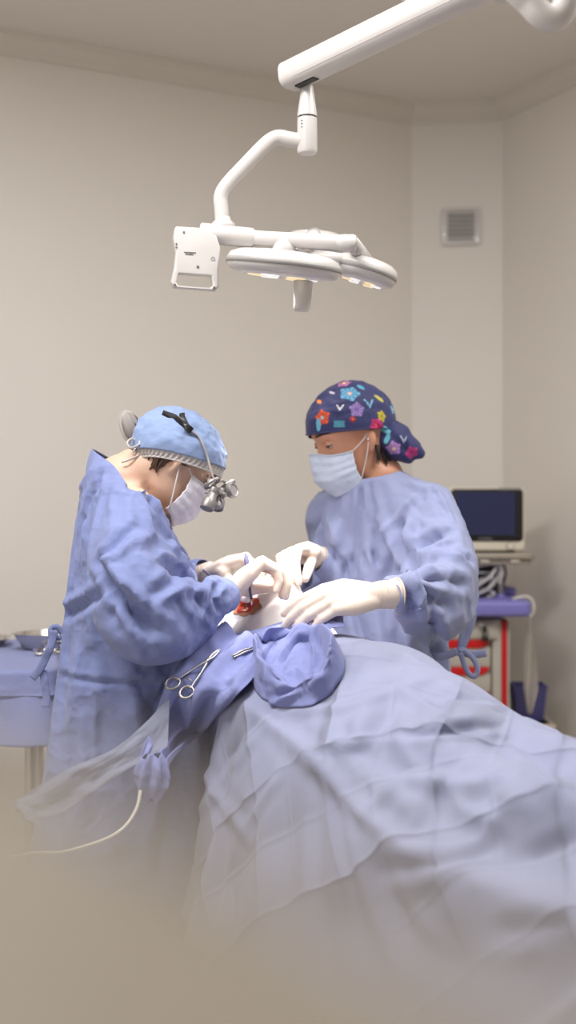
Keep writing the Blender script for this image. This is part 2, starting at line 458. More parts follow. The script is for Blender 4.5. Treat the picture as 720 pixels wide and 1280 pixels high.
# ---------------------------------------------------------------- foreground: invented beige cabinet, its out-of-focus top edge making the haze at the bottom
cd = V(.610, -.792, 0); cb = V(-.792, -.610, 0); ct = EYE-.0277
e0 = V(0, .10, 0)
cab = thing('haze_cabinet', 'invented beige cabinet nearest the viewer, its blurred top making the haze along the bottom edge', 'cabinet', (e0+cb*.25))
Rm = Matrix((cd, -cb, up)).transposed()
bm = BM(); box(bm, e0+cb*.25+up*(ct-.0125), (.9, .5, .025), Rm, .004, 3); obj('worktop', bm, M_beige, cab, angle=30)
bm = BM(); box(bm, e0+cb*.26+up*(.05+(ct-.025)/2-.025+.0), (.86, .46, ct-.025-.06), Rm, .004); obj('body', bm, M_beige, cab, angle=30)
bm = BM(); box(bm, e0+cb*.27+up*.03, (.8, .4, .06), Rm, .004); obj('plinth', bm, M_dark, cab, angle=30)
for s in (-1, 1):
    bm = BM(); box(bm, e0+cb*.022+cd*.213*s+up*.68, (.415, .018, 1.1), Rm, .003); d_ = obj('door', bm, M_beige, cab, angle=30)
    bm = BM(); q = e0+cb*-.01+cd*.05*s; tube(bm, [q+up*.62, q+up*.78], .006); obj('handle', bm, M_dull, d_)
# ---------------------------------------------------------------- surgical lamp on its ceiling arm
lamp = thing('surgical_lamp', 'white ceiling-mounted operating lamp with long arm and three disc heads over the field', 'lamp', at(384, 150, 2.6))
# spring arm: rounded box section, cut square at its low end
p0, p1 = at(366, 94, 2.6), at(640, -38, 2.2)
d = (p1-p0).normalized(); ax = V(0, 0, 1).cross(d).normalized(); ay = d.cross(ax)
L = (p1-p0).length
bm = BM()
prism(bm, rrect(.066, .058, .022, 6), p0-d*.012, ax, ay, d, L+.012, .0)
obj('spring_arm', bm, M_white, lamp, angle=40)
bm = BM(); prism(bm, rrect(.020, .012, .004), p0+d*.012-ay*.026, ax, ay, d, .055); obj('slot', bm, M_dark, lamp, angle=30)
bm = BM(); prism(bm, rrect(.06, .004, .0015), p0+d*.03-ay*.018, ax, ay, d, L-.05); obj('cover_seam', bm, M_white, lamp, angle=30)
# second arm coming down from the ceiling and bending up into view at the top right
bm = BM()
tube(bm, [at(540, -330, 2.1), at(580, -120, 2.04), at(632, -30, 2.0), at(662, 3, 2.0), at(674, 16, 2.0), at(686, 22, 2.0), at(698, 20, 2.0), at(706, 8, 2.0), at(709, -10, 2.0), at(706, -60, 2.0), at(690, -160, 2.0)], .0225, 20, smooth=8)
obj('extension_arm', bm, M_white, lamp)
bm = BM()
a = at(640, -38, 2.2); b = at(660, -60, 2.1)
tube(bm, [a-d*.05, a+d*.06], .036, 24)
tube(bm, [a+V(0, 0, -.045), a+V(0, 0, .10)], .04, 28)
obj('arm_knuckle', bm, M_white, lamp, angle=40)
bm = BM()
top = V(a.x, a.y, CEIL-.002)
lathe(bm, [(0, 0), (.12, 0), (.12, -.03), (.05, -.06), (.034, -.08), (.034, -.18), (0, -.18)], top)
tube(bm, [top-V(0, 0, .1), a+V(0, 0, .06)], .034, 24)
obj('ceiling_mount', bm, M_white, lamp, angle=40)
bm = BM(); ball(bm, at(508, -2, 2.36), .012, (1, 1, .8)); obj('stop_screw', bm, M_dull, lamp)
# swivel joint under the arm
jb = at(384, 100, 2.6)
bm = BM(); tube(bm, [jb+V(0, 0, .02), jb-V(0, 0, .04)], .012, 20); tube(bm, [jb+V(-.012, .0, .012), jb+V(-.012, 0, -.02)], .004, 12); obj('swivel_pin', bm, M_dull, lamp)
bm = BM()
zz = lambda py: EYE-(py-CY)/F*2.6
o = V(jb.x, 2.6, 0)
lathe(bm, [(0, zz(108)), (.0125, zz(108)), (.014, zz(114)), (.0215, zz(143)), (.0215, zz(146)), (.0195, zz(146.5)), (.0195, zz(148)), (.0215, zz(148.5)), (.022, zz(189)), (.019, zz(192)), (0, zz(192))], o)
sw = obj('swivel_joint', bm, M_white, lamp, angle=35)
bm = BM(); lathe(bm, [(.0198, zz(146.3)), (.0198, zz(148.2))], o); obj('groove', bm, M_dark, sw)
for k in range(3):
    bm = BM(); ball(bm, o+V(-.012, -.0182, zz(154+k*4)), .0016, seg=8); obj('screw', bm, M_dark, sw)
# bent yoke tube
bm = BM()
tube(bm, [at(384, 178, 2.6), at(362, 174, 2.6), at(347, 172, 2.6), at(333, 180, 2.6), at(305, 208, 2.6), at(283, 232, 2.6), at(276, 246, 2.6), at(277, 262, 2.6), at(279, 294, 2.6)], [.0165]*4+[.0158]*5, 20, smooth=8)
obj('yoke_tube', bm, M_white, lamp)
bm = BM(); lathe(bm, [(0, 0), (.024, 0), (.026, .004), (.026, .012), (.017, .02), (.0165, .026), (0, .026)], at(279, 287, 2.6)); obj('yoke_collar', bm, M_white, lamp)
# crossbar
a, m1, b = at(250, 291, 2.585), at(319, 298, 2.585), at(445, 304, 2.555)
bm = BM()
tube(bm, [a, a+(m1-a)*.02, m1-(m1-a)*.06, m1], [.019, .0215, .0215, .0165], 28)
tube(bm, [m1-(m1-a)*.1, b-(b-m1)*.16], [.0165, .0150], 28)
tube(bm, [b-(b-m1)*.18, b-(b-m1)*.12, b-(b-m1)*.02, b], [.0155, .0178, .0178, .0155], 28)
bar = obj('crossbar', bm, M_white, lamp, angle=40)
bm = BM(); lathe(bm, [(0, 0), (.009, 0), (.009, .002), (0, .002)], b, (b-m1)); obj('end_cap', bm, M_white, bar, angle=40)
# control panel with a grip cut into its foot
pc = at(242, 326, 2.56); pxm = 2.56/F
pan_x, pan_y = V(1, .25, 0).normalized(), V(0, 0, 1)
pan_n = pan_x.cross(pan_y)
bm = BM()
def px2(l): return [((x-242)*pxm*1.03, -(y-326)*pxm) for x, y in l]
outer = px2([(218, 287), (250, 287), (268, 296), (273, 310), (270, 340), (271, 358), (267, 364), (216, 362), (213, 356), (217, 338), (219, 318), (216, 300)])
hole = px2([(222, 345), (262, 346), (264, 358), (260, 361), (222, 360), (219, 356)])
t = bmesh.new()
def ringverts(l): return [t.verts.new(pc+pan_x*u+pan_y*v) for u, v in l]
vo, vh = ringverts(outer), ringverts(hole)
es = [t.edges.new((v[i], v[(i+1) % len(v)])) for v in (vo, vh) for i in range(len(v))]
bmesh.ops.triangle_fill(t, edges=es, use_beauty=True, normal=-pan_n)
r = bmesh.ops.extrude_face_region(t, geom=t.faces[:])
bmesh.ops.translate(t, vec=pan_n*.022, verts=[e for e in r['geom'] if isinstance(e, bmesh.types.BMVert)])
t.normal_update(); bmesh.ops.recalc_face_normals(t, faces=t.faces[:])
es = [e for e in t.edges if len(e.link_faces) == 2 and e.calc_face_angle(0) > 1.2]
bmesh.ops.bevel(t, geom=es, offset=.0035, segments=3, affect='EDGES', profile=.5)
merge(bm, t)
pan = obj('control_panel', bm, M_white, lamp, angle=35)
front = pan_n if pan_n.y < 0 else -pan_n
fo = pc+(front*.0225 if front == pan_n else front*.0005)
for (x, y, r_) in ((228, 294, .0022), (217, 360, .003), (265, 361, .003), (245, 336, .0028), (219, 309, .002), (219, 313, .002)):
    bm = BM(); u, v = px2([(x, y)])[0]; lathe(bm, [(0, 0), (r_, 0), (r_, .001), (0, .001)], pc+pan_x*u+pan_y*v+(front*.0222 if front == pan_n else front*.0), front, 12); obj('screw', bm, M_dull, pan, angle=30)
def text(name, s, loc, size, xd, yd, m, parent, ext=.0004):
    cu = bpy.data.curves.new(name, 'FONT'); cu.body = s; cu.size = size; cu.align_x = 'CENTER'; cu.align_y = 'CENTER'; cu.extrude = ext; cu.resolution_u = 3
    o = bpy.data.objects.new('tmp', cu); C.objects.link(o)
    me = evaluated(o); bpy.data.objects.remove(o)
    xd = Vector(xd).normalized(); yd = Vector(yd).normalized(); zd = xd.cross(yd)
    me.transform(Matrix.Translation(Vector(loc)) @ Matrix((xd, yd, zd)).transposed().to_4x4())
    me.name = name
    return _link(name, me, m, parent, False)
sgn = 1 if front.dot(pan_x.cross(pan_y)) > 0 else 1
bm = BM(); Rp = Matrix((pan_x, pan_y, pan_x.cross(pan_y))).transposed()
for row, (x0, x1) in enumerate(((228.3, 241.8), (230, 240))):               # the print is too small to read: two lines of tiny strokes
    x = x0; k = 0
    while x < x1:
        w_ = (.9, 1.3, .7, 1.1)[k % 4]; u, v = px2([(x+w_/2, 318.8+2.3*row)])[0]
        box(bm, pc+pan_x*u+pan_y*v+front*.0226, (w_*pxm, 1.3*pxm, .0004), Rp); x += w_+.45; k += 1
obj('lettering', bm, M_dark, pan, smooth=False)
u, v = px2([(263.5, 325)])[0]; bm = BM(); lathe(bm, [(.0028, 0), (.0046, 0), (.0046, .0005), (.0028, .0005)], pc+pan_x*u+pan_y*v+front*.0224, front, 20); obj('round_mark', bm, M_grey, pan, smooth=False)
bm = BM(); tube(bm, [at(262, 296, 2.575), at(250, 300, 2.572)], .011, 20); obj('panel_hinge', bm, M_dull, lamp)
# lamp heads
def head(c, r, tilt, el=1.0):
    n = Vector(tilt).normalized()
    bm = BM()
    t = .047
    lathe(bm, [(0, t*.62), (r*.45, t*.60), (r*.80, t*.5), (r*.95, t*.34), (r*.995, t*.12), (r, 0), (r*.985, -t*.22), (r*.93, -t*.42), (r*.82, -t*.5), (0, -t*.5)], c, n, 64, 1, el)
    h = obj('lamp_head', bm, M_white, lamp, angle=50)
    bm = BM(); lathe(bm, [(r*.98, -t*.14), (r*1.006, -t*.13), (r*1.008, .0), (r*1.004, .0045), (r*.97, .005)], c, n, 64, 1, el); obj('rim_band', bm, M_grey, h)
    bm = BM(); lathe(bm, [(0, -t*.56), (r*.70, -t*.56), (r*.78, -t*.5), (r*.78, -t*.4)], c, n, 48, 1, el); obj('diffuser', bm, M_diff, h)
    for k in range(6):
        a = 2*PI*k/6+.3; q = c+n*(-t*.565)+(n.orthogonal().normalized()*math.cos(a)+n.cross(n.orthogonal().normalized())*math.sin(a))*r*.45
        bm = BM(); lathe(bm, [(0, -.003), (r*.15, -.002), (r*.17, 0)], q, n, 20); obj('led_lens', bm, M_led if k % 2 else M_ledw, h)
    return h
M_diff = mat('lamp_glass', rgb(225, 224, 226), .12, spec=.6)
M_led = mat('led_cool', rgb(240, 240, 245), .2, emit=(1, .98, .95, 1), estr=.5)
M_ledw = mat('led_warm', rgb(240, 214, 170), .2, emit=(1, .8, .5, 1), estr=.5)
h1 = at(355, 331, 2.58); h2 = at(456, 339, 2.72); h3 = at(393, 305, 2.86)
t1, t2, t3 = (.115, -.15, 1), (.30, -.10, 1), (.06, -.10, 1)
head(h1, .124, t1); head(h2, .075, t2, 1.3); head(h3, .072, t3, 1.3)
bm = BM()                                                           # struts joining heads to the crossbar
for q, r0 in ((h1, .03), (h2, .022), (h3, .022)):
    e = V(q.x*.75+.02*.25, 2.59, EYE+.585) if q is not h1 else V(q.x, 2.58, EYE+.588)
    tube(bm, [q+V(0, 0, .018), (q+e)/2+V(0, 0, .012), e], [r0, r0*.8, r0*.7], 20)
obj('head_bracket', bm, M_white, lamp)
for hh in (h2, h3):
    bm = BM(); tube(bm, [h1+V(0, 0, .016), (h1+hh)/2+V(0, 0, .02), hh+V(0, 0, .012)], .018, 16, smooth=6); obj('head_arm', bm, M_white, lamp)
hz = at(379, 352, 2.58)
bm = BM()
tl = V(.05, .02, 1).normalized()
lathe(bm, [(0, .0), (.0215, 0), (.0205, -.006), (.0185, -.052), (.0188, -.058), (.0165, -.063), (.006, -.061), (0, -.058)], hz, tl, 28)
obj('sterile_handle', bm, mat('handle_grey', rgb(196, 192, 188), .45), lamp, angle=50)
for hh, e, sz in ((h1, 38, .5), (h2, 14, .5), (h3, 14, .5)):             # the beams of the heads
    l = bpy.data.lights.new('lamp_beam', 'SPOT'); l.energy = e; l.spot_size = .85; l.spot_blend = 1.0; l.shadow_soft_size = .05; l.color = (1, .97, .96)
    o = bpy.data.objects.new('lamp_beam', l); C.objects.link(o); p = hh-V(0, 0, .045); o.location = p
    o.rotation_euler = (V(-.02, 2.66, 1.1)-p).to_track_quat('-Z', 'Y').to_euler()
# ---------------------------------------------------------------- crash cart with monitor, in the corner behind the right-hand person
Y0 = 4.0
cart = thing('medical_cart', 'grey medical cart with lavender top, red drawer strips and red corner edge', 'cart', V(.62, Y0+.2, 0))
def bx(name, x0, x1, y0, y1, py0, py1, m, parent, bev=.004, yref=Y0, label=None):
    """box from photo columns x0..x1 and rows py0..py1 (read at distance yref) spanning depth y0..y1"""
    a = at(x0, py0, yref); b = at(x1, py1, yref); bm = BM()
    box(bm, ((a.x+b.x)/2, (y0+y1)/2, (a.z+b.z)/2), (b.x-a.x, y1-y0, a.z-b.z), None, bev, 3)
    return obj(name, bm, m, parent, angle=40, label=label)
body = bx('body', 512, 627, Y0+.02, Y0+.36, 773, 1080, M_cart, cart, .006)
bx('corner_post', 615.5, 627, Y0+.0, Y0+.05, 775, 1080, M_cart, cart)
bx('red_edge', 627.5, 634, Y0+.0, Y0+.05, 776, 1080, M_red, cart, .003, label='red corner edge')
bx('side_panel', 634.3, 637, Y0+.0, Y0+.36, 776, 1080, M_cart, cart, .002)
bx('base', 506, 641, Y0-.01, Y0+.37, 1080, 1104, M_cart, cart, .01)
for x in (520, 628):
    for y in (Y0+.05, Y0+.31):
        p = at(x, 1104, Y0); bm = BM(); tube(bm, [V(p.x-.012, y, .05), V(p.x+.012, y, .05)], .048, 20); w_ = obj('caster', bm, M_dark, cart, angle=40)
        bm = BM(); box(bm, (p.x, y, .1), (.05, .06, .03), None, .006); obj('fork', bm, M_cart, w_, angle=40)
# top drawer with a raised rounded frame and a lock
d1 = bx('drawer', 520, 623, Y0-.008, Y0+.02, 775, 800, M_cart, cart, .006)
bm = BM(); a = at(571, 787.5, Y0)
prism(bm, rrect(.25, .054, .012), V(a.x, Y0-.0075, a.z), V(1, 0, 0), V(0, 0, 1), V(0, -1, 0), .004, .0015); obj('inset_panel', bm, M_cart, d1, angle=40)
k = at(604, 783.5, Y0-.012); bm = BM(); lathe(bm, [(0, 0), (.013, 0), (.013, .006), (.009, .009), (0, .009)], k, (0, -1, 0), 24); lk = obj('lock', bm, M_dull, d1, angle=40)
bm = BM(); box(bm, k+V(0, -.018, 0), (.004, .022, .012), None, .001); ball(bm, k+V(0, -.034, -.004), .012, (.5, .9, 1.1)); obj('key', bm, M_dark, lk)
k = at(606, 799, Y0-.012); bm = BM(); box(bm, k+V(0, -.012, .002), (.020, .022, .016), None, .003); tube(bm, [k+V(-.006, -.012, .008), k+V(-.006, -.012, .028), k+V(.006, -.012, .028), k+V(.006, -.012, .008)], .002, 8, smooth=4)
obj('padlock', bm, M_dark, d1, angle=40)
for (y0, y1) in ((802, 834), (836, 866), (868, 905), (907, 965), (967, 1075)):
    q = bx('drawer', 520, 613, Y0-.004, Y0+.02, y0+ 6, y1, M_cart, cart, .005)
    a = at(566, y0+3, Y0); w2 = 45*Y0/F; h = 5.2*Y0/F
    out = [(-w2, h), (w2, h), (w2*.985, h*.3), (w2*.9, -h*.5), (w2*.76, -h*.95), (-w2, -h)]
    bm = BM(); prism(bm, out, V(a.x, Y0+.004, a.z), V(1, 0, 0), V(0, 0, 1), V(0, -1, 0), .014, .002); obj('pull_strip', bm, M_red, q, angle=40, label='red drawer pull')
# lavender top: front deck, back step, moulded grip holes
zt = EYE-(750-CY)/F*Y0
def deck(x0, x1, y0, y1, z0, z1, m, name, parent, bev=.012):
    bm = BM(); a = at(x0, 0, Y0).x; b = at(x1, 0, Y0).x
    prism(bm, rrect(b-a, y1-y0, .03, 6), ((a+b)/2, (y0+y1)/2, z0), V(1, 0, 0), V(0, 1, 0), V(0, 0, 1), z1-z0, min(bev, (z1-z0)*.4), 3)
    return obj(name, bm, m, parent, angle=40)
top = deck(498, 661, Y0-.06, Y0+.36, zt-.052, zt, M_lav, 'top', cart, .014)
deck(500, 662, Y0+.2, Y0+.37, zt-.001, zt+.028, M_lav, 'back_step', top, .01)
for y in (Y0+.03, Y0+.25):
    zz_ = zt+.0005 if y < Y0+.1 else zt+.0285
    bm = BM(); a = at(645, 0, Y0).x; prism(bm, rrect(.038, .034, .01), (a, y, zz_-.003), V(1, 0, 0), V(0, 1, 0), V(0, 0, 1), .004); obj('grip_recess', bm, M_indigo, top, angle=40)
# monitor shelf on two tubes
zs = EYE-(697-CY)/F*4.05
bm = BM()
a0, a1 = at(560, 0, 4.05).x, at(671, 0, 4.05).x
prism(bm, rrect(a1-a0, .30, .035, 6), ((a0+a1)/2, 4.2, zs-.008), V(1, 0, 0), V(0, 1, 0), V(0, 0, 1), .022, .006)
shelf = obj('monitor_shelf', bm, M_alu, cart, angle=40)
bm = BM(); prism(bm, rrect(a1-a0-.012, .28, .03, 6), ((a0+a1)/2-.004, 4.2, zs-.024), V(1, 0, 0), V(0, 1, 0), V(0, 0, 1), .013, .003); obj('shelf_underside', bm, M_alu, shelf, angle=40)
for x in (606, 644):
    p = at(x, 0, 4.05).x; bm = BM(); box(bm, (p, 4.052, zs-.013), (.03, .004, .007), None, .001); obj('slot', bm, M_cream, shelf, angle=40)
bm = BM(); box(bm, ((a0+a1)/2-.03, 4.2, zs-.045), (.14, .14, .04), None, .008); obj('shelf_mount', bm, M_dark, shelf, angle=40)
pz = at(625, 0, 4.13)
bm = BM(); tube(bm, [V(pz.x, 4.13, zt), V(pz.x, 4.13, zt+.09), V(pz.x-.004, 4.13, zs-.06), V(pz.x-.035, 4.15, zs-.028)], .0095, 16, smooth=6); obj('shelf_tube', bm, M_dull, cart)
bm = BM(); tube(bm, [V(pz.x-.20, 4.13, zt), V(pz.x-.20, 4.13, zt+.09), V(pz.x-.196, 4.13, zs-.06), V(pz.x-.16, 4.15, zs-.028)], .0095, 16, smooth=6); obj('shelf_tube', bm, M_dull, cart)
bm = BM(); lathe(bm, [(0, 0), (.02, 0), (.018, .008), (.01, .012), (0, .012)], (pz.x, 4.13, zt-.001)); obj('tube_socket', bm, M_lav, cart)

# ---------------------------------------------------------------- monitor
ym = 4.1
mo = thing('patient_monitor', 'cream patient monitor with dark blank screen standing on the cart shelf', 'monitor', at(608, 688, ym))
c = at(608.5, 649, ym); s = ym/F
RZ = Matrix.Rotation(math.radians(-2), 3, 'Z'); mx, mn, mz = RZ @ V(1, 0, 0), RZ @ V(0, -1, 0), V(0, 0, 1)
bm = BM(); prism(bm, rrect(95*s, 79.5*s, .016, 6), c-mn*.05, mx, mz, mn, .05, .008); obj('casing', bm, M_cream, mo, angle=40)
bm = BM(); prism(bm, rrect(76*s, 60*s, .014, 6), c-mn*.12, mx, mz, mn, .075, .01); obj('rear_housing', bm, M_cream, mo, angle=40)
bm = BM(); prism(bm, rrect(90*s, 66*s, .014, 6), c+mz*(5*s)-mn*.0005, mx, mz, mn, .003, .001); bz = obj('bezel', bm, M_black, mo, angle=40)
bm = BM(); prism(bm, rrect(74*s, 54*s, .003, 3), c+mz*(7*s)+mn*.0022-mx*(2*s), mx, mz, mn, .001); obj('screen', bm, M_screen, bz, angle=40)
for i in range(4):
    bm = BM(); box(bm, c+mx*((18+7.2*i)*s)+mz*(38.2*s)+mn*.0015, (5.4*s, .006, 3.2*s), RZ, .001); obj('status_lamp', bm, M_grey, mo, angle=40)
bm = BM(); lathe(bm, [(0, 0), (.0115, 0), (.0115, .009), (.009, .012), (0, .012)], c+mx*(29*s)-mz*(34*s), mn, 28); kb = obj('knob', bm, M_cream, mo, angle=40)
bm = BM(); lathe(bm, [(.0118, 0), (.0142, 0), (.0142, .0012), (.0118, .0012)], c+mx*(29*s)-mz*(34*s)+mn*.0003, mn, 28); obj('knob_ring', bm, M_grey, kb, angle=40)
for i in range(4):
    bm = BM(); lathe(bm, [(0, 0), (.0045, 0), (.0045, .002), (0, .002)], c+mx*((-16+9*i)*s)-mz*(34*s), mn, 16); obj('button', bm, M_cream, mo, angle=40)
text('maker_lettering', 'GoldMed', c-mx*(2*s)-mz*(24.5*s)+mn*.003, .0125, mx, mz, M_grey, bz)
bm = BM(); box(bm, c-mz*(41*s)-mn*.05, (.20, .06, .006), RZ, .002); obj('foot', bm, M_dark, mo, angle=40)

# ---------------------------------------------------------------- cables and box between shelf and cart top
random.seed(3)
cb_ = thing('cable_bundle', 'tangle of grey and white monitor cables heaped under the monitor shelf', 'cable', V(.62, 4.12, zt))
def cp_(x, y, dy=0): return at(x, y, 4.08+dy)
lines = [[(588, 745), (596, 733), (612, 722), (620, 710), (626, 702)], [(584, 720), (600, 716), (616, 718), (610, 735), (590, 745), (584, 742)],
         [(586, 732), (602, 724), (618, 714), (624, 706)], [(588, 710), (606, 706), (622, 706), (627, 716), (624, 730)],
         [(590, 748), (604, 738), (618, 742), (607, 748)], [(584, 738), (598, 742), (612, 735), (622, 722), (627, 708)]]
for i, l in enumerate(lines):
    bm = BM(); tube(bm, [cp_(x, y, .012*((i*7) % 5)+.01*math.sin(3*j+i)) for j, (x, y) in enumerate(l)], .0042 if i % 2 else .0055, 8, smooth=8)
    obj('cable', bm, M_wire if i != 3 else M_hose, cb_)
for l in ([(592, 748), (606, 742), (615, 748), (600, 749)], [(590, 740), (612, 728), (620, 745), (594, 746)], [(586, 726), (604, 730), (612, 745), (620, 747)]):
    bm = BM(); tube(bm, [cp_(x, y, .05) for x, y in l], .0055, 8, smooth=8); obj('cable', bm, M_dark, cb_, label='black cable')
bm = BM(); tube(bm, [at(629, 704, 4.16), at(632, 716, 4.16), at(629, 730, 4.16), at(628, 744, 4.16)], .0045, 8, smooth=8); obj('cable', bm, M_indigo, cb_, label='blue cable')
pm = at(604, 0, 4.22)
bm = BM(); box(bm, (pm.x, 4.285, zt+.028+.05), (.15, .07, .10), None, .01); tag(obj('power_module', bm, M_dark, angle=40), 'black power box behind the cables on the cart top', 'box')

# ---------------------------------------------------------------- clear bag hung from a white loop on the cart end
hk = thing('drainage_bag', 'translucent plastic bag hanging from a white loop at the right end of the cart', 'bag', at(662, 820, Y0+.02))
bm = BM(); tube(bm, [at(640, 750, Y0+.02)+V(0, 0, .002), at(655, 747, Y0+.02)+V(0, 0, .003), at(663, 748, Y0+.02), at(667, 756, Y0+.02), at(666, 766, Y0+.02), at(661, 772, Y0+.02)], .0045, 10, smooth=8); obj('loop', bm, M_hose, hk)
def bag(u, v):
    x0, x1 = np.interp(v, [0, .3, .75, 1], [660, 658, 655, 660]), np.interp(v, [0, .3, .75, 1], [663, 667, 672, 664])
    p = at(x0+(x1-x0)*u, 770+122*v, Y0+.02); p.y += .012*math.sin(u*9+v*3)*min(1, v*3); return p
bm = BM(); grid(bm, bag, 16, 24); M_bag = mat('clear_film', rgb(214, 206, 196), .25, alpha=.5)
o = obj('film', bm, M_bag, hk); finish(o, .0006)
# low beige unit and blue tub by the right wall
M_unit = mat('beige_unit', rgb(198, 186, 168), .5)
st = thing('low_cabinet', 'low beige cabinet against the right wall under the blue tub', 'cabinet', V(.838, 4.17, 0))
zc = EYE-(905-CY)/F*4.08
bm = BM(); box(bm, (.838, 4.17, zc/2+.03), (.125, .19, zc-.06), None, .006); obj('body', bm, M_unit, st, angle=40)
bm = BM(); box(bm, (.838, 4.165, zc-.010), (.142, .21, .02), None, .006); obj('top', bm, M_unit, st, angle=40)
bm = BM(); box(bm, (.838, 4.17, .03), (.11, .17, .06), None, .003); obj('plinth', bm, M_dark, st, angle=40)
bm = BM()
tb = thing('waste_tub', 'dark blue open tub on the low beige cabinet beside the cart', 'tub', V(.76, 4.16, zc))
pr = [(0, 0), (.060, 0), (.064, .004), (.079, .118), (.083, .118), (.083, .124), (.075, .124), (.06, .008), (0, .008)]
lathe(bm, pr, (.832, 4.165, zc+.0005), (0, 0, 1), 4, 1.0, 1.0, V(.7, .7, 0)); o = obj('bin_shell', bm, M_indigo, tb, smooth=False)
bm = BM(); prism(bm, [(-.02, -.008), (.02, -.008), (.014, .008), (-.014, .008)], (.832, 4.1, zc+.1), V(1, 0, 0), V(0, 0, 1), V(0, -1, 0), .006); obj('grip', bm, M_indigo, tb, smooth=False)

# ---------------------------------------------------------------- instrument table at the left
TZ = .985
tx = V(.985, .17, 0).normalized(); ty = V(-.17, .985, 0).normalized()
tf = V(-.545, 2.86, 0)                                              # front right corner of the table top
def tp(a, b, z=TZ): return tf+tx*a+ty*b+V(0, 0, z)                  # a along the front (negative to the left), b towards the wall
tt = thing('instrument_table', 'steel instrument table under the blue cloth at the left edge', 'table', tp(-.45, .35, 0))
Rt = Matrix((tx, ty, up)).transposed()
bm = BM(); box(bm, tp(-.50, .36, TZ-.035), (.92, .66, .03), Rt, .006); obj('tabletop', bm, M_dull, tt, angle=40)
for a in (-.93, -.07):
    for b in (.06, .66):
        bm = BM(); tube(bm, [tp(a, b, TZ-.045), tp(a, b, .05)], .014, 16); lg = obj('leg', bm, M_dull, tt, angle=40)
        bm = BM(); q = tp(a, b, .035); tube(bm, [q-tx*.012, q+tx*.012], .034, 18); obj('caster', bm, M_dark, lg, angle=40)
for z in (.30,):
    bm = BM(); box(bm, tp(-.50, .36, z), (.88, .62, .02), Rt, .005); obj('shelf', bm, M_dull, tt, angle=40)
# its cloth: one sheet over the top with hanging sides, and a second shorter layer
def clothbox(name, w0, w1, d0, d1, zt_, drop, m, seed, flare=.03, label=None, cat=None):
    """sheet over the rectangle a in w0..w1, b in d0..d1, sides dropping by drop with soft folds"""
    bm = BM(); nu = 150
    per = []
    W, D = w1-w0, d1-d0; P_ = 2*(W+D); rr = .03
    def pos(s):
        s %= P_
        if s < W: return w0+s, d0, 0, -1
        s -= W
        if s < D: return w1, d0+s, 1, 0
        s -= D
        if s < W: return w1-s, d1, 0, 1
        s -= W; return w0, d1-s, -1, 0
    ca, cb2 = (w0+w1)/2, (d0+d1)/2
    def f(u, v):
        s = u*P_; a, b, na, nb_ = pos(s)
        # soften the corners by averaging the outward direction
        aa = bb = n1 = n2 = 0
        for k in range(-3, 4):
            q = pos(s+k*.012); aa += q[0]; bb += q[1]; n1 += q[2]; n2 += q[3]
        a, b = aa/7, bb/7; l = math.hypot(n1, n2); n1 /= l; n2 /= l
        if v < .4:
            k = (v/.4); k = k**.6
            return tp(ca+(a-ca)*k, cb2+(b-cb2)*k, zt_+.0015*fbm((a*9*k, b*9*k, seed), 1)*(k < .98))
        if v < .5:
            t = (v-.4)/.1*PI/2
            return tp(a+n1*.012*math.sin(t), b+n2*.012*math.sin(t), zt_-.012*(1-math.cos(t)))
        k = (v-.5)/.5
        fold = .5+.5*math.sin(s*21+2.5*fbm((s*2, seed, 0)))+.4*fbm((s*9, k, seed))
        o = .012+flare*k*fold
        dz = drop*(1+.04*fbm((s*2.2, 7, seed)))
        return tp(a+n1*o, b+n2*o, zt_-.012-k*(dz-.012))
    grid(bm, f, nu, 40, closed_u=True)
    bmesh.ops.remove_doubles(bm, verts=bm.verts[:], dist=1e-5)
    o = obj(name, bm, m); finish(o, .0012)
    return tag(o, label, cat)
clothbox('table_cloth', -.98, -.02, .015, .705, TZ-.014, .175, M_tablecl, 2, .035, 'periwinkle cloth hanging lower over the instrument table', 'cloth')
clothbox('table_overlay', -.985, -.015, .01, .71, TZ-.010, .062, M_tablecl, 5, .012, 'short top cloth on the instrument table with steel instruments on it', 'cloth')
TT = TZ-.0085
def ont(px, py):
    """point on the table top seen at a photo position"""
    r = V((px-CX)/F, 1, -(py-CY)/F); return V(0, 0, EYE)+r*((TT-EYE)/r.z)
# kidney dish
kd = at(84, 800, 3.28); kd.z = TT
kt = thing('kidney_dish', 'polished steel kidney dish on the instrument table', 'dish', kd)
def kidney(k, h):
    out = []
    for i in range(48):
        t = 2*PI*i/48
        x = .150*math.cos(t)*k; y = .100*math.sin(t)*k
        y += .030*(1-min(1, (x/.150)**2))*(1 if y < 0 else .5)
        out.append(kd+tx*x+ty*y+V(0, 0, h))
    return out
bm = BM(); prev = None
first = None
for k, h in ((.70, .001), (.80, .004), (.92, .032), (.95, .042), (1.0, .043), (1.0, .0445), (.94, .044), (.90, .034), (.78, .006), (.68, .003)):
    rg = [bm.verts.new(p) for p in kidney(k, h)]
    if prev:
        for i in range(48): bm.faces.new((prev[i], prev[(i+1) % 48], rg[(i+1) % 48], rg[i]))
    else: bm.faces.new(rg[::-1])
    prev = rg
bm.faces.new(prev)
obj('bowl', bm, M_steel, kt, angle=60)
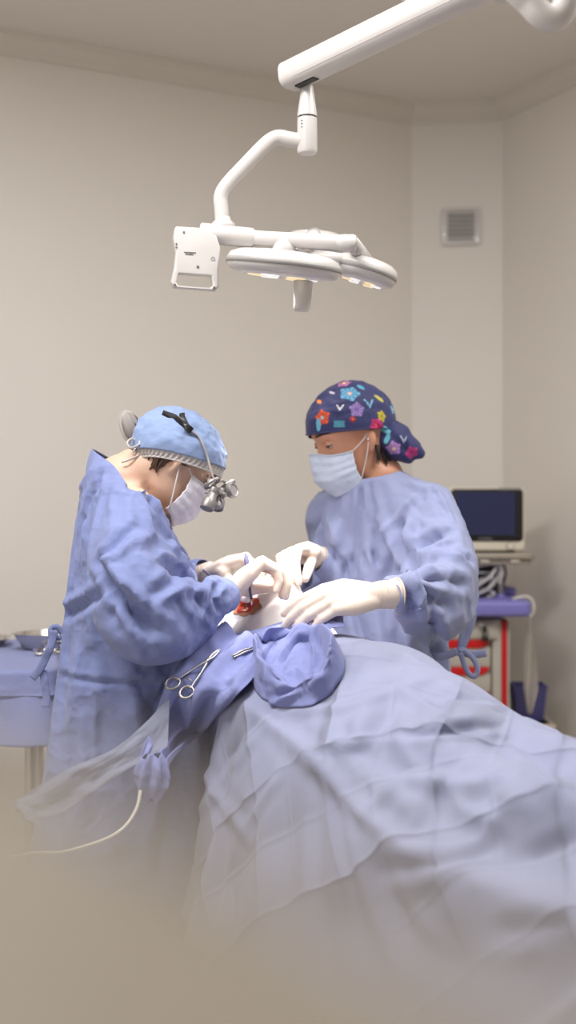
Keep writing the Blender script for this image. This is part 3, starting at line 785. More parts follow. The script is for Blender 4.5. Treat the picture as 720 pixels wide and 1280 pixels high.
# instrument tray at the very edge
tq = ont(2, 806); tq.z = TT
tr = thing('instrument_tray', 'shallow steel tray cut off by the left edge of the photo', 'tray', tq)
bm = BM(); o_ = tq-tx*.11
pts = rrect(.27, .15, .03, 6)
prev = None
for k, h in ((.80, .001), (.86, .003), (.93, .018), (1.0, .020), (1.0, .0215), (.92, .021), (.85, .006), (.8, .004)):
    rg = [bm.verts.new(o_+tx*u*k+ty*v*k+V(0, 0, h)) for u, v in pts]
    n = len(rg)
    if prev:
        for i in range(n): bm.faces.new((prev[i], prev[(i+1) % n], rg[(i+1) % n], rg[i]))
    else: bm.faces.new(rg[::-1])
    prev = rg
bm.faces.new(prev); obj('tray_shell', bm, M_steel, tr, angle=60)
def forceps_like(name, p, d, n, L, label, cat, parent=None, open_=.02, ring=.011, m=None, r=.0024):
    """ring-handled clamp: two shanks crossing at a box joint, finger rings, tapering jaws. p = ring end, d = direction, n = surface normal"""
    d = Vector(d).normalized(); n = Vector(n).normalized(); s = n.cross(d).normalized()
    t = thing(name, label, cat, p, None)
    m = m or M_steel
    for k in (-1, 1):
        bm = BM()
        tube(bm, [p+s*open_*k*.9+d*ring*.9, p+s*open_*k*.85+d*L*.15, p+s*open_*k*.45+d*L*.45, p+d*L*.68+n*.001*k, p-s*.0035*k+d*L*.82+n*.001*k, p-s*.0008*k+d*L+n*.001*k], [r, r, r, r*1.3, r*1.1, r*.5], 10, smooth=6, flat=.75)
        sh = obj('shank', bm, m, t)
        bm = BM(); c_ = p+s*open_*k
        loop_ = [c_+(s*math.cos(a)*ring+d*math.sin(a)*ring*1.25) for a in (2*PI*i/24 for i in range(25))]
        tube(bm, loop_, r*.95, 8, cap=False); obj('finger_ring', bm, m, sh)
    bm = BM(); lathe(bm, [(0, -.0035), (.0042, -.0035), (.0042, .0035), (0, .0035)], p+d*L*.68, n, 16); obj('pivot', bm, m, t)
    bm = BM(); box(bm, p+d*L*.22, (.016, .003, .0025), Matrix((s, d, n)).transposed(), .0006, 1); obj('ratchet', bm, m, t)
    return t
q = ont(62, 815)+V(0, 0, .006); forceps_like('clamp', q, tx*.7+ty*.5, up, .15, 'steel ring-handled clamp lying in front of the kidney dish', 'clamp', open_=.017)
q = ont(50, 819)+V(0, 0, .004)
t = thing('retractor', 'small steel retractor with flared blade in front of the dish', 'retractor', q)
bm = BM(); tube(bm, [q+tx*.015, q+tx*.05+ty*.02, q+tx*.11+ty*.03], [.004, .0035, .005], 12, smooth=6, flat=.6); obj('handle', bm, M_steel, t)
bm = BM(); prism(bm, [(-.012, -.014), (.014, -.02), (.02, .0), (.008, .014), (-.014, .012)], q+V(0, 0, -.002), tx, ty, up, .006, .001); tube(bm, [q-tx*.008+V(0, 0, .004), q-tx*.01+V(0, 0, .016)], [.008, .010], 12); obj('blade', bm, M_steel, t, angle=40)
for i, (x, y, dx, dy) in enumerate(((66, 816, .9, -.15), (70, 821, .8, -.5))):
    q = ont(x, y)+V(0, 0, .003); d_ = (tx*dx+ty*dy*.5).normalized(); s_ = up.cross(d_)
    t = thing('tissue_forceps', ['steel tweezers nearest the clamp, pointing at the surgeon', 'steel tweezers lying in front of the others at the table edge'][i], 'tweezers', q)
    for k in (-1, 1):
        bm = BM(); tube(bm, [q, q+s_*.005*k+d_*.04, q+s_*.004*k+d_*.09, q+s_*.0008*k+d_*.125], [.003, .0035, .0028, .0012], 8, smooth=5, flat=.5); obj('arm', bm, M_dull, t)

# ---------------------------------------------------------------- operating table
H0 = V(-.05, 2.7, 0); ta = V(.5, -.866, 0).normalized(); tn = V(.866, .5, 0).normalized()
def T(t, n, z=0): return H0+ta*t+tn*n+V(0, 0, z)
Ro = Matrix((ta, tn, up)).transposed()
ot = thing('operating_table', 'operating table hidden under the blue surgical drapes', 'table', T(.9, 0, 0))
bm = BM(); box(bm, T(.9, 0, .05), (.9, .42, .08), Ro, .02, 4); obj('base', bm, M_dull, ot, angle=40)
bm = BM(); box(bm, T(.9, 0, .40), (.28, .24, .64), Ro, .02, 4); obj('column', bm, M_dull, ot, angle=40)
bm = BM(); box(bm, T(1.0, 0, .745), (1.62, .46, .05), Ro, .01, 3); obj('tabletop', bm, M_dull, ot, angle=40)
bm = BM(); box(bm, T(1.0, 0, .805), (1.64, .48, .07), Ro, .025, 4); obj('mattress', bm, M_pad, ot, angle=40)
bm = BM(); box(bm, T(.04, 0, .965), (.24, .18, .06), Ro, .025, 4); hr = obj('headrest', bm, M_pad, ot, angle=40)
bm = BM(); tube(bm, [T(.19, .07, .76), T(.1, .07, .85), T(.06, .07, .94)], .012, 12, smooth=5); tube(bm, [T(.19, -.07, .76), T(.1, -.07, .85), T(.06, -.07, .94)], .012, 12, smooth=5); obj('headrest_bar', bm, M_dull, ot)
# ---------------------------------------------------------------- cloth: real drape under gravity, then frozen as plain meshes
def simulate(cloths, colliders, frames):
    sc = bpy.context.scene; sc.frame_start = 1; sc.frame_end = frames
    for o, th, fr in colliders:
        o.modifiers.new('c', 'COLLISION'); o.collision.thickness_outer = th; o.collision.cloth_friction = fr; o.collision.damping = .4
    for o, k in cloths:
        m = o.modifiers.new('cloth', 'CLOTH'); s = m.settings
        s.quality = k.get('q', 6); s.mass = k.get('mass', .18)
        s.tension_stiffness = s.compression_stiffness = k.get('stiff', 12); s.shear_stiffness = k.get('shear', 8); s.bending_stiffness = k.get('bend', .6)
        s.tension_damping = s.compression_damping = 8; s.bending_damping = k.get('bd', .6); s.air_damping = k.get('air', 2)
        s.shrink_min = s.shrink_max = k.get('shrink', 0)
        s.effector_weights.gravity = k.get('g', 1)
        if 'pin' in k: s.vertex_group_mass = k['pin']; s.pin_stiffness = k.get('ps', 1)
        cs = m.collision_settings; cs.distance_min = k.get('gap', .004); cs.collision_quality = 3; cs.use_collision = True
        cs.use_self_collision = k.get('self', False); cs.self_distance_min = .004
        m.point_cache.frame_start = 1; m.point_cache.frame_end = frames
    for f in range(1, frames+1): sc.frame_set(f)
    for o, k in cloths:
        me = evaluated(o); old = o.data; o.modifiers.clear(); o.data = me; me.name = o.name
        bpy.data.meshes.remove(old)
    for o, th, fr in colliders: o.modifiers.clear()
    sc.frame_set(1)

# ---------------------------------------------------------------- patient lying on the table
HC = V(-.045, 2.70, 1.095)
pt = thing('patient', 'patient on the table hidden by blue drapes, only the red wound showing', 'patient', T(.6, 0, .84))
bm = BM()
ball(bm, HC, .098, (1, 1, .98))
chain(bm, [HC+V(.02, -.05, -.02), T(.22, 0, .98)], [.06, .07])
for t, z, w, h, l in ((.28, .965, .19, .125, .12), (.42, .965, .185, .125, .14), (.56, .945, .17, .11, .13), (.68, .92, .17, .085, .12)):
    ball(bm, T(t, 0, z), 1, (l, w, h), Ro, 24)
for s in (-1, 1):
    chain(bm, [T(.72, .09*s, .905), T(1.1, .095*s, .89), T(1.48, .09*s, .88), T(1.52, .09*s, .89), T(1.53, .10*s, .98)], [.072, .055, .042, .04, .03])
    chain(bm, [T(.26, .17*s, .97), T(.52, .205*s, .90), T(.76, .20*s, .885), T(.84, .19*s, .88)], [.055, .045, .034, .03])
bm = voxel(bm, .012, 5)
pb = obj('body', bm, M_skin, pt)

# main drape: one big sheet falling over the patient
bm = BM()
DU, DV = 1.95, 1.34
def sheet(u, v):
    t, n = .16+DU*u, -.70+DV*v
    z = 1.21+.012*abs(((u*DU/.21+.37) % 1)-.5)+.012*abs(((v*DV/.19+.37) % 1)-.5)+.006*fbm((u*5, v*5, 1))
    return T(t, n, z)
grid(bm, sheet, 120, 84, uv=(DU, DV))
main = obj('surgical_drape', bm, M_drape)
tag(main, 'large creased pale blue drape covering the patient down to the lower right corner', 'drape')
mat_col = BM(); box(mat_col, T(1.0, 0, .78), (1.66, .50, .13), Ro, .02, 3); mat_col = obj('tmp_c', mat_col, None)
bmesh_floor = BM(); ball(bmesh_floor, HC+V(0, 0, -.01), .12, seg=24); head_col = obj('tmp_h', bmesh_floor, None)
simulate([(main, dict(q=7, bend=1.2, stiff=15, mass=.2, gap=.004, air=1.5))], [(pb, .006, 30), (mat_col, .006, 20), (head_col, .004, 20)], 46)
finish(main, 0, 1)
folds(main, [([(300, 874), (336, 900), (372, 932), (454, 1017), (518, 1072)], .014, .011), ([(454, 1017), (500, 974), (598, 980), (647, 955)], .012, .008), ([(500, 916), (573, 911), (647, 900)], .013, -.011), ([(494, 920), (524, 971)], .012, .007),
    ([(475, 1089), (560, 1072), (622, 1060)], .013, -.011), ([(396, 931), (482, 928)], .012, .006), ([(304, 1041), (353, 962)], .012, .006), ([(659, 1072), (720, 1047)], .013, -.009), ([(345, 892), (430, 884), (480, 868), (560, 838)], .010, .006), ([(500, 860), (560, 900)], .012, .006),
    ([(226, 905), (268, 990), (320, 1060)], .012, .007), ([(330, 905), (268, 990), (225, 1040)], .012, .006), ([(586, 900), (640, 940), (720, 1010)], .014, .007), ([(620, 1165), (720, 1150)], .014, -.008), ([(540, 960), (580, 1010), (640, 1040)], .013, .007), ([(420, 900), (470, 960)], .014, -.006), ([(640, 1000), (600, 1060)], .013, .006)])
for o in (mat_col, head_col): bpy.data.objects.remove(o)
# ---------------------------------------------------------------- people
HZ = [-.118, -.112, -.10, -.08, -.05, -.02, .01, .04, .07, .10, .12, .130]
HF = [.050, .066, .080, .088, .092, .094, .094, .100, .096, .082, .055, .0]
HB = [.020, .005, -.012, -.045, -.072, -.088, -.098, -.102, -.099, -.088, -.060, -.012]
HW = [.012, .028, .045, .058, .066, .071, .074, .077, .073, .062, .042, .002]
def head_point(th, z):
    """surface of a head: th = 0 straight ahead, z above the ear canals"""
    xf, xb, w = np.interp(z, HZ, HF), np.interp(z, HZ, HB), np.interp(z, HZ, HW)
    cx, rx = (xf+xb)/2, abs(xf-xb)/2
    c, s = math.cos(th), math.sin(th); e = .88
    x = cx+rx*math.copysign(abs(c)**e, c); y = w*math.copysign(abs(s)**e, s)
    if c > 0:
        g = lambda y0, z0, sy, sz: math.exp(-((y-y0)/sy)**2-((z-z0)/sz)**2)
        x += .023*g(0, -.030, .011, .013)+.012*g(0, -.008, .008, .022)        # nose
        x += .004*(g(.03, .036, .022, .008)+g(-.03, .036, .022, .008))         # brow
        x -= .010*(g(.031, .012, .015, .013)+g(-.031, .012, .015, .013))       # eye sockets
        x += .005*g(0, -.062, .02, .007)+.004*g(0, -.073, .018, .006)+.006*g(0, -.10, .022, .012)-.003*g(0, -.068, .02, .004)
        x += .004*(g(.045, -.025, .02, .02)+g(-.045, -.025, .02, .02))         # cheekbones
    return V(x, y, z)
def head_mesh(bm, M):
    t = bmesh.new()
    grid(t, lambda u, v: M @ head_point(2*PI*u, -.118+.248*(.5-.5*math.cos(PI*v))), 72, 56, closed_u=True)
    bmesh.ops.holes_fill(t, edges=t.edges[:])
    merge(bm, t)
    for s in (-1, 1):                                                          # ears
        e = M @ V(-.006, .074*s, .0)
        R3 = M.to_3x3()
        for q, r, sc_ in (((-.010, .082, .0), .021, (.58, .5, 1.2)), ((-.004, .080, -.026), .011, (.8, .6, 1.0))):
            ball(bm, M @ V(q[0], q[1]*s, q[2]), r, sc_, (R3 @ Matrix.Rotation(.45*s, 3, 'Z') @ Matrix.Rotation(-.25, 3, 'Y')).normalized(), 16)
def head_matrix(loc, f, pitch, scale=1, roll=0):
    f = Vector(f).normalized(); l = V(0, 0, 1).cross(f)
    q = Matrix.Rotation(pitch, 3, l); x = q @ f; z = q @ V(0, 0, 1)
    q2 = Matrix.Rotation(roll, 3, x); l = q2 @ l; z = q2 @ z
    return Matrix.Translation(loc) @ (Matrix((x, l, z)).transposed()*scale).to_4x4()

FL = [(.044, .027, .021), (.047, .031, .022), (.044, .029, .022), (.034, .022, .019)]
FR = [.0094, .0096, .0091, .0081]
def hand(bm, w, d, n, side, curl, thumb, spread=.12, k=1.0, fat=1.0, wr=.027):
    """five-fingered hand. w wrist, d towards the knuckles, n back of the hand, side +1: thumb on n x d side.
    curl: per finger (knuckle, middle, tip) bend in radians; thumb: (outward, across, bend)"""
    w = Vector(w); d = Vector(d).normalized(); n = (Vector(n)-d*Vector(n).dot(d)).normalized(); s = n.cross(d)*side
    G = lambda a, b, c: w+(d*a+s*b+n*c)*k
    for b0, l0 in ((.028, .088), (.010, .091), (-.009, .088), (-.026, .080)):      # palm: four fused rays
        chain(bm, [G(.0, b0*.55, 0), G(.045, b0*.95, .003), G(l0, b0, .002)], [.0165*k*fat, .0165*k*fat, .0112*k*fat], 14)
    chain(bm, [G(.01, .012, -.004), G(.038, .032, -.008), G(.05, .03, -.006)], [.016*k*fat, .017*k*fat, .013*k*fat], 14)
    tips = []
    for i, (b0, l0) in enumerate(((.028, .088), (.010, .091), (-.009, .088), (-.026, .080))):
        p = G(l0, b0, .002); a = 0; pts = [p]; sp = spread*(1.2, .25, -.45, -1.2)[i]
        for j in range(3):
            a += curl[i][j]
            dd = (d*math.cos(a)-n*math.sin(a)); dd = (dd+s*math.sin(sp)*max(.2, math.cos(a))).normalized()
            p = p+dd*FL[i][j]*k; pts.append(p)
        r = FR[i]*k*fat; chain(bm, pts, [r*1.12, r, r*.94, r*.80], 12); tips.append(pts[-1])
    o, c, b = thumb
    d0 = (d*math.cos(o)+s*math.sin(o)); d0 = (d0*math.cos(c)-n*math.sin(c)).normalized()
    ax_ = d0.cross(s if abs(d0.dot(s)) < .9 else n).normalized()
    p = G(.022, .022, -.006); pts = [p]
    for j, L_ in enumerate((.043, .033, .026)):
        if j: d0 = (d0*math.cos(b)+(d*.85-s*.5-n*.2).normalized()*math.sin(b)).normalized()
        p = p+d0*L_*k; pts.append(p)
    chain(bm, pts, [.0155*k*fat, .0118*k*fat, .0108*k*fat, .0088*k*fat], 12)
    tips.append(pts[-1]); return tips
def glove(name, parent, w, back, d, n, side, curl, thumb, label=None, cuff=.075, **kw):
    """latex glove: hand plus a cuff with rolled rim reaching back along the forearm"""
    bm = BM(); w = Vector(w); back = Vector(back)
    tips = hand(bm, w, d, n, side, curl, thumb, fat=1.06, **kw)
    e = (back-w).normalized()
    tube(bm, [w+Vector(d).normalized()*.012, w, w+e*cuff*.5, w+e*cuff], [.025, .0265, .030, .0325], 22)
    bm = voxel(bm, .0028, 5)
    o = obj(name, bm, M_latex, parent, label=label)
    x, y, _ = frame(e)
    bm = BM(); c_ = w+e*cuff
    tube(bm, [c_+(x*math.cos(a)+y*math.sin(a))*.0325 for a in (2*PI*i/36 for i in range(37))], .0022, 8, cap=False)
    obj('cuff_rim', bm, M_latex, o)
    for j in range(3):                                                         # wrist wrinkles of the stretched latex
        bm = BM(); c_ = w+e*(.006+.012*j); ph = j*1.7
        tube(bm, [c_+(x*math.cos(a)+y*math.sin(a))*(.0268+.0012*j)+e*.004*math.sin(a+ph) for a in (2*PI*i/36 for i in range(37))], .0012, 6, cap=False)
        obj('wrinkle', bm, M_latex, o)
    return o, tips

def ring_loft(bm, rings, f, seg=40):
    """closed torso of ellipses (centre, half depth along f, half width across)"""
    f = Vector(f).normalized(); r = f.cross(V(0, 0, 1))
    pr = None; R = []
    n = (len(rings)-1)*6+1
    idx = np.linspace(0, len(rings)-1, n)
    cs = spline([q[0] for q in rings], 6)
    hd = np.interp(idx, range(len(rings)), [q[1] for q in rings]); hw = np.interp(idx, range(len(rings)), [q[2] for q in rings])
    for i in range(n):
        R.append([bm.verts.new(cs[i]+f*math.copysign(abs(math.cos(a))**.85, math.cos(a))*hd[i]+r*math.copysign(abs(math.sin(a))**.85, math.sin(a))*hw[i]) for a in (2*PI*k/seg for k in range(seg))])
    for a, b in zip(R, R[1:]):
        for k in range(seg): bm.faces.new((a[k], a[(k+1) % seg], b[(k+1) % seg], b[k]))
    bm.faces.new(R[0][::-1]); bm.faces.new(R[-1])
def build_body(name, root, skin, fwd, rings_in, neck, headM, arms, hips, hands):
    """one continuous figure: trunk, neck, head with face, arms, hands, legs and feet"""
    bm = BM(); f = Vector(fwd).normalized(); r = f.cross(V(0, 0, 1))
    ring_loft(bm, rings_in, f, 24)
    chain(bm, neck, [.068, .056, .054], 20)
    head_mesh(bm, headM)
    for a in arms: chain(bm, a, interp([.040, .036, .027, .022], len(a)), 14)
    for s in (-1, 1):
        h = hips+r*.07*s
        kn = V(h.x, h.y, .48)+f*.02; an = V(h.x, h.y, .09)-f*.02
        chain(bm, [h, kn, an], [.068, .05, .036], 16)
        chain(bm, [an-f*.02+V(0, 0, -.045), an+f*.08+V(0, 0, -.058), an+f*.15+V(0, 0, -.064)], [.034, .030, .022], 14)
    for h in hands: hand(bm, *h[:-1], **h[-1])
    bm = voxel(bm, .0066, 4)
    return obj(name, bm, skin, root)

def cut_gown(bm, planes):
    """open the fused gown: remove everything beyond (point, normal, radius)"""
    for p, nrm, rad in planes:
        p = Vector(p); nrm = Vector(nrm).normalized()
        geo = [v for v in bm.verts if (v.co-p).length < rad]
        gs = set(geo)
        fs = [fc for fc in bm.faces if all(v in gs for v in fc.verts)]
        es = list({e for fc in fs for e in fc.edges})
        bmesh.ops.bisect_plane(bm, geom=fs+es+list({v for fc in fs for v in fc.verts}), plane_co=p, plane_no=nrm, clear_outer=True)
def gown_mesh(rings, f, sleeves, cuts, vox=.0125, extra=None):
    bm = BM(); ring_loft(bm, rings, f, 48)
    for pts, rs in sleeves:
        pp = spline(pts, 6); rr = interp(rs, len(pp)); chain(bm, pp, rr, 20)
    if extra: extra(bm)
    bm = voxel(bm, vox, 3)
    cut_gown(bm, cuts)
    return bm
def pin_group(o, fn, name='pin'):
    g = o.vertex_groups.new(name=name)
    for v in o.data.vertices:
        w = fn(v.co)
        if w > 0: g.add([v.index], min(1, w), 'REPLACE')
def mannequin(rings, f, arms, shrink):
    bm = BM(); ring_loft(bm, [(c, a-shrink, b-shrink) for c, a, b in rings], f, 32)
    for pts, rs in arms:
        pp = spline(pts, 4); rr = interp(rs, len(pp)); chain(bm, pp, rr, 14)
    return obj('tmp_m', voxel(bm, .018, 3), None)
def nearest(p, a, b):
    t = max(0, min(1, (p-a).dot(b-a)/(b-a).length_squared)); return (p-a.lerp(b, t)).length

# ================================================================ the operating surgeon (left)
YS = 2.60
fS = V(.985, .17, 0).normalized(); rS = fS.cross(V(0, 0, 1))
S = thing('person', 'person in blue gown, blue cap and loupes bending over the wound at left', 'person', V(-.36, YS, 0))
def sc_(x, y): return at(x, y, YS)
k_ = YS/F
S_r = [(sc_(140, 560), .045, .060), (sc_(150, 580), .072, .105), (sc_(160, 606), .096, .150), (sc_(160, 640), .118, .185), (sc_(160, 690), .140, .185), (sc_(161, 745), .145, .175),
       (sc_(155, 800), .135, .165), (sc_(146, 870), .145, .17), (sc_(135, 960), .152, .18), (sc_(124, 1060), .172, .20), (sc_(118, 1160), .188, .22)]
S_arm_r = [at(168, 632, 2.50), at(156, 690, 2.40), at(178, 742, 2.335), at(232, 750, 2.42), at(284, 744, 2.52)]
S_arm_l = [at(172, 628, 2.76), at(185, 690, 2.80), at(205, 738, 2.84), at(235, 728, 2.82), at(258, 718, 2.79)]
wr_S = at(288, 741, 2.53); wl_S = at(262, 716, 2.785)
HS = head_matrix(V(-.2505, 2.60, 1.458), (.90, .36, 0), math.radians(36), .88)
def inset(rings, a): return [(c, max(.03, x-a), max(.04, y-a)) for c, x, y in rings]
hand_Sr = (wr_S, at(308, 722, 2.545)-wr_S, V(-.25, .1, .95), 1, [(1.05, .75, .45), (1.15, .85, .5), (1.2, .9, .5), (1.2, .9, .6)], (.75, .55, .35))
hand_Sl = (wl_S, V(.62, -.15, .25), V(-.35, .0, .9), -1, [(1.0, 1.0, .6), (1.1, 1.1, .6), (1.2, 1.1, .7), (1.2, 1.2, .7)], (.6, .7, .5))
body = build_body('body', S, M_skin, fS, inset([q for q in S_r[2:8]], .065), [sc_(154, 606), sc_(172, 590), HS @ V(-.03, 0, -.03)], HS,
                  [S_arm_r[:4]+[wr_S], S_arm_l[:4]+[wl_S]], sc_(146, 880),
                  [hand_Sr+({'fat': .88},), hand_Sl+({'fat': .88},)])
glove('glove', S, wr_S, at(262, 748, 2.50), *hand_Sr[1:], cuff=.07, k=1.08, spread=.04)
glove('glove', S, wl_S, at(240, 728, 2.81), *hand_Sl[1:], cuff=.085, k=1.05, spread=.04)
# ================================================================ the assistant (right)
YA = 2.97
fA = V(-.73, -.68, 0).normalized(); lA = V(0, 0, 1).cross(fA)
A = thing('person', 'person in periwinkle gown and floral navy cap holding the suction tube at right', 'person', V(.24, YA, 0))
def ac(x, y): return at(x, y, YA)
A_r = [(ac(470, 584), .045, .05), (ac(468, 596), .085, .095), (ac(472, 612), .105, .155), (ac(477, 645), .125, .185), (ac(479, 695), .140, .190), (ac(480, 750), .145, .182),
       (ac(483, 800), .145, .178), (ac(484, 860), .150, .185), (ac(486, 950), .165, .20), (ac(488, 1060), .18, .22), (ac(490, 1170), .19, .24)]
A_arm_l = [at(536, 634, 2.86), at(558, 690, 2.76), at(564, 722, 2.67), at(525, 736, 2.57), at(486, 743, 2.50)]
A_arm_r = [at(418, 636, 3.09), at(428, 690, 3.07), at(424, 732, 3.02), at(402, 716, 2.94), at(388, 700, 2.87)]
wl_A = at(462, 745, 2.485); wr_A = at(386, 693, 2.84)
HA = head_matrix(V(.160, 2.955, 1.527), (-.90, -.40, 0), math.radians(17), .99)
hand_Al = (wl_A, at(412, 751, 2.45)-wl_A, V(-.15, -.75, .65), -1, [(.55, .30, .2), (.6, .35, .2), (.62, .38, .25), (.65, .40, .25)], (.25, .5, .15))
hand_Ar = (wr_A, V(-.50, -.80, .02), V(-.35, .12, .92), 1, [(.75, .45, .2), (.85, .75, .4), (1.0, .95, .5), (1.1, 1.0, .6)], (.15, .65, .05))
build_body('body', A, M_skin2, fA, inset([q for q in A_r[1:8]], .05), [ac(472, 600), ac(466, 588), HA @ V(-.03, 0, -.04)], HA,
           [A_arm_l[:4]+[wl_A], A_arm_r[:4]+[wr_A]], ac(484, 880),
           [hand_Al+({'fat': .88},), hand_Ar+({'fat': .88},)])
glove('glove', A, wl_A, at(484, 743, 2.50), *hand_Al[1:], cuff=.065, k=1.08, spread=.05)
gA, tipA = glove('glove', A, wr_A, at(394, 697, 2.88), *hand_Ar[1:], cuff=.085, k=1.05, spread=.08)
for root, hips, f_ in ((S, sc_(146, 880), fS), (A, ac(484, 880), fA)):         # trousers and clogs under the gowns
    r_ = f_.cross(V(0, 0, 1)); bm = BM()
    for s in (-1, 1):
        h = hips+r_*.07*s
        chain(bm, [h+V(0, 0, .06), h, V(h.x, h.y, .48)+f_*.02, V(h.x, h.y, .10)-f_*.015], [.05, .055, .050, .050], 20)
    obj('trousers', voxel(bm, .012, 3), M_pants, root)
    for s in (-1, 1):
        h = hips+r_*.07*s; an = V(h.x, h.y, 0)-f_*.02; bm = BM()
        chain(bm, [an-f_*.03+V(0, 0, .045), an+f_*.08+V(0, 0, .040), an+f_*.17+V(0, 0, .034)], [.044, .044, .036], 16)
        box(bm, an+f_*.07+V(0, 0, .012), (.25, .085, .022), Matrix((f_, r_, up)).transposed(), .008)
        obj('clog', voxel(bm, .006, 3), M_white, root)

# ---------------------------------------------------------------- gowns, draped over the figures
def baggy_S(bm):
    chain(bm, [at(150, 668, 2.46), at(140, 705, 2.42), at(188, 748, 2.37), at(238, 752, 2.44)], [.07, .06, .048, .045])
def baggy_A(bm):
    chain(bm, [at(392, 712, 2.92), at(383, 735, 2.90)], [.045, .030]); chain(bm, [at(562, 728, 2.68), at(530, 738, 2.6), at(511, 741, 2.545)], [.055, .050, .042])
S_sl = [(S_arm_r, [.085, .090, .080, .062, .038]), (S_arm_l, [.08, .08, .075, .06, .036])]
A_sl = [(A_arm_l, [.090, .095, .078, .058, .030]), (A_arm_r, [.085, .08, .075, .058, .036])]
def mk_gown(root, m, rings, f, sleeves, cuffs, neck, extra, label):
    cuts = [(neck[0], neck[1], .16), (V(rings[-1][0].x, rings[-1][0].y, rings[-1][0].z+.02), V(0, 0, -1), 9)]
    for c_, d_ in cuffs: cuts.append((c_, d_, .09))
    o = obj('gown', gown_mesh(rings, f, sleeves, cuts, .0125, extra), m, root)
    man = mannequin(rings, f, [(a, [x*.62 for x in r]) for a, r in sleeves], .030)
    def pin(co):
        w = 0
        if (co-neck[0]).length < .11: w = 1
        for c_, d_ in cuffs:
            if (co-c_).length < .058: w = 1
        return w
    pin_group(o, pin)
    return o, man
nS = (sc_(155, 586), V(.55, 0, .87)); nA = (ac(470, 592), V(-.18, -.1, 1))
gS, mS = mk_gown(S, M_gown, S_r, fS, S_sl, [(S_arm_r[-1], S_arm_r[-1]-S_arm_r[-2]), (S_arm_l[-1], S_arm_l[-1]-S_arm_l[-2])], nS, baggy_S, None)
gA_, mA = mk_gown(A, M_gown2, A_r, fA, A_sl, [(A_arm_l[-1], A_arm_l[-1]-A_arm_l[-2]), (A_arm_r[-1], A_arm_r[-1]-A_arm_r[-2])], nA, baggy_A, None)
GK = dict(q=7, bend=.12, stiff=16, shear=6, mass=.14, shrink=-.09, pin='pin', gap=.003, air=1.5, g=.7, bd=.2)
simulate([(gS, GK), (gA_, GK)], [(mS, .003, 25), (mA, .003, 25)], 30)
finish(gS, 0, 1); finish(gA_, 0, 1)
folds(gA_, [([(519, 713), (503, 678), (500, 641)], 0.0150, -0.0260), ([(511, 706), (508, 670), (514, 641)], 0.0125, 0.0195), ([(519, 686), (545, 670), (566, 662)], 0.0125, -0.0234), ([(520, 718), (560, 724), (588, 733)], 0.0125, -0.0215),
    ([(530, 712), (575, 730)], 0.0125, 0.0156), ([(441, 697), (444, 722)], 0.0075, -0.0117), ([(454, 692), (458, 716)], 0.0075, -0.0117), ([(466, 688), (476, 710)], 0.0075, -0.0117), ([(433, 702), (433, 724)], 0.0075, -0.0097), ([(485, 722), (491, 688)], 0.0112, -0.0175),
    ([(479, 667), (525, 612)], 0.0088, 0.0097), ([(541, 603), (556, 630), (569, 657)], 0.0063, 0.0097), ([(496, 715), (514, 743), (516, 772)], 0.0112, -0.0260), ([(506, 715), (524, 745), (522, 768)], 0.0100, 0.0195), ([(490, 722), (496, 745), (494, 766)], 0.0088, -0.0156),
    ([(526, 745), (562, 757)], 0.0125, -0.0156), ([(540, 690), (585, 700)], 0.0125, 0.0137), ([(470, 640), (500, 700)], 0.0125, 0.0117), ([(410, 640), (425, 690)], 0.0150, 0.0117), ([(450, 610), (452, 640)], 0.0075, -0.0078), ([(540, 775), (545, 830)], 0.0150, -0.0234), ([(510, 780), (512, 830)], 0.0150, 0.0156),
    ([(400, 650), (398, 700)], 0.0125, -0.0117), ([(575, 690), (596, 705)], 0.0100, -0.0117), ([(380, 712), (392, 740)], 0.0100, -0.0156)])
folds(gS, [([(122, 700), (137, 730), (185, 780), (212, 792)], .013, -.018), ([(126, 690), (150, 725), (196, 772)], .013, .014), ([(122, 702), (150, 672), (178, 650)], .010, -.012), ([(128, 706), (158, 684), (200, 664)], .010, .008),
    ([(168, 606), (184, 645), (192, 678)], .010, .010), ([(176, 604), (196, 640), (208, 672)], .010, -.010), ([(192, 742), (220, 720), (258, 726)], .010, -.014), ([(200, 752), (226, 736), (262, 740)], .009, .009), ([(185, 750), (188, 778)], .008, -.008), ([(238, 728), (262, 772)], .009, -.010), ([(226, 740), (244, 780)], .009, .008),
    ([(222, 645), (240, 672), (238, 716)], .010, -.010), ([(188, 630), (230, 702)], .009, .007), ([(116, 582), (92, 630), (78, 684)], .010, .008), ([(128, 590), (106, 640), (96, 690)], .010, -.008), ([(78, 772), (108, 752), (138, 740)], .012, -.013), ([(80, 756), (120, 738)], .010, .008),
    ([(140, 756), (152, 800)], .010, -.008), ([(160, 780), (180, 830)], .010, .007), ([(66, 843), (120, 853), (205, 856)], .006, -.007), ([(150, 620), (152, 690)], .010, -.007), ([(200, 690), (240, 712)], .009, .008), ([(100, 800), (90, 900)], .018, .010), ([(130, 870), (124, 1000)], .020, -.008), ([(170, 870), (172, 1000)], .020, .012), ([(90, 930), (70, 1060)], .02, -.012), ([(266, 735), (272, 768)], .006, -.007), ([(254, 732), (258, 775)], .006, .006)])
finish(gS, .0012, 0); finish(gA_, .0012, 0)
for o in (mS, mA): bpy.data.objects.remove(o)
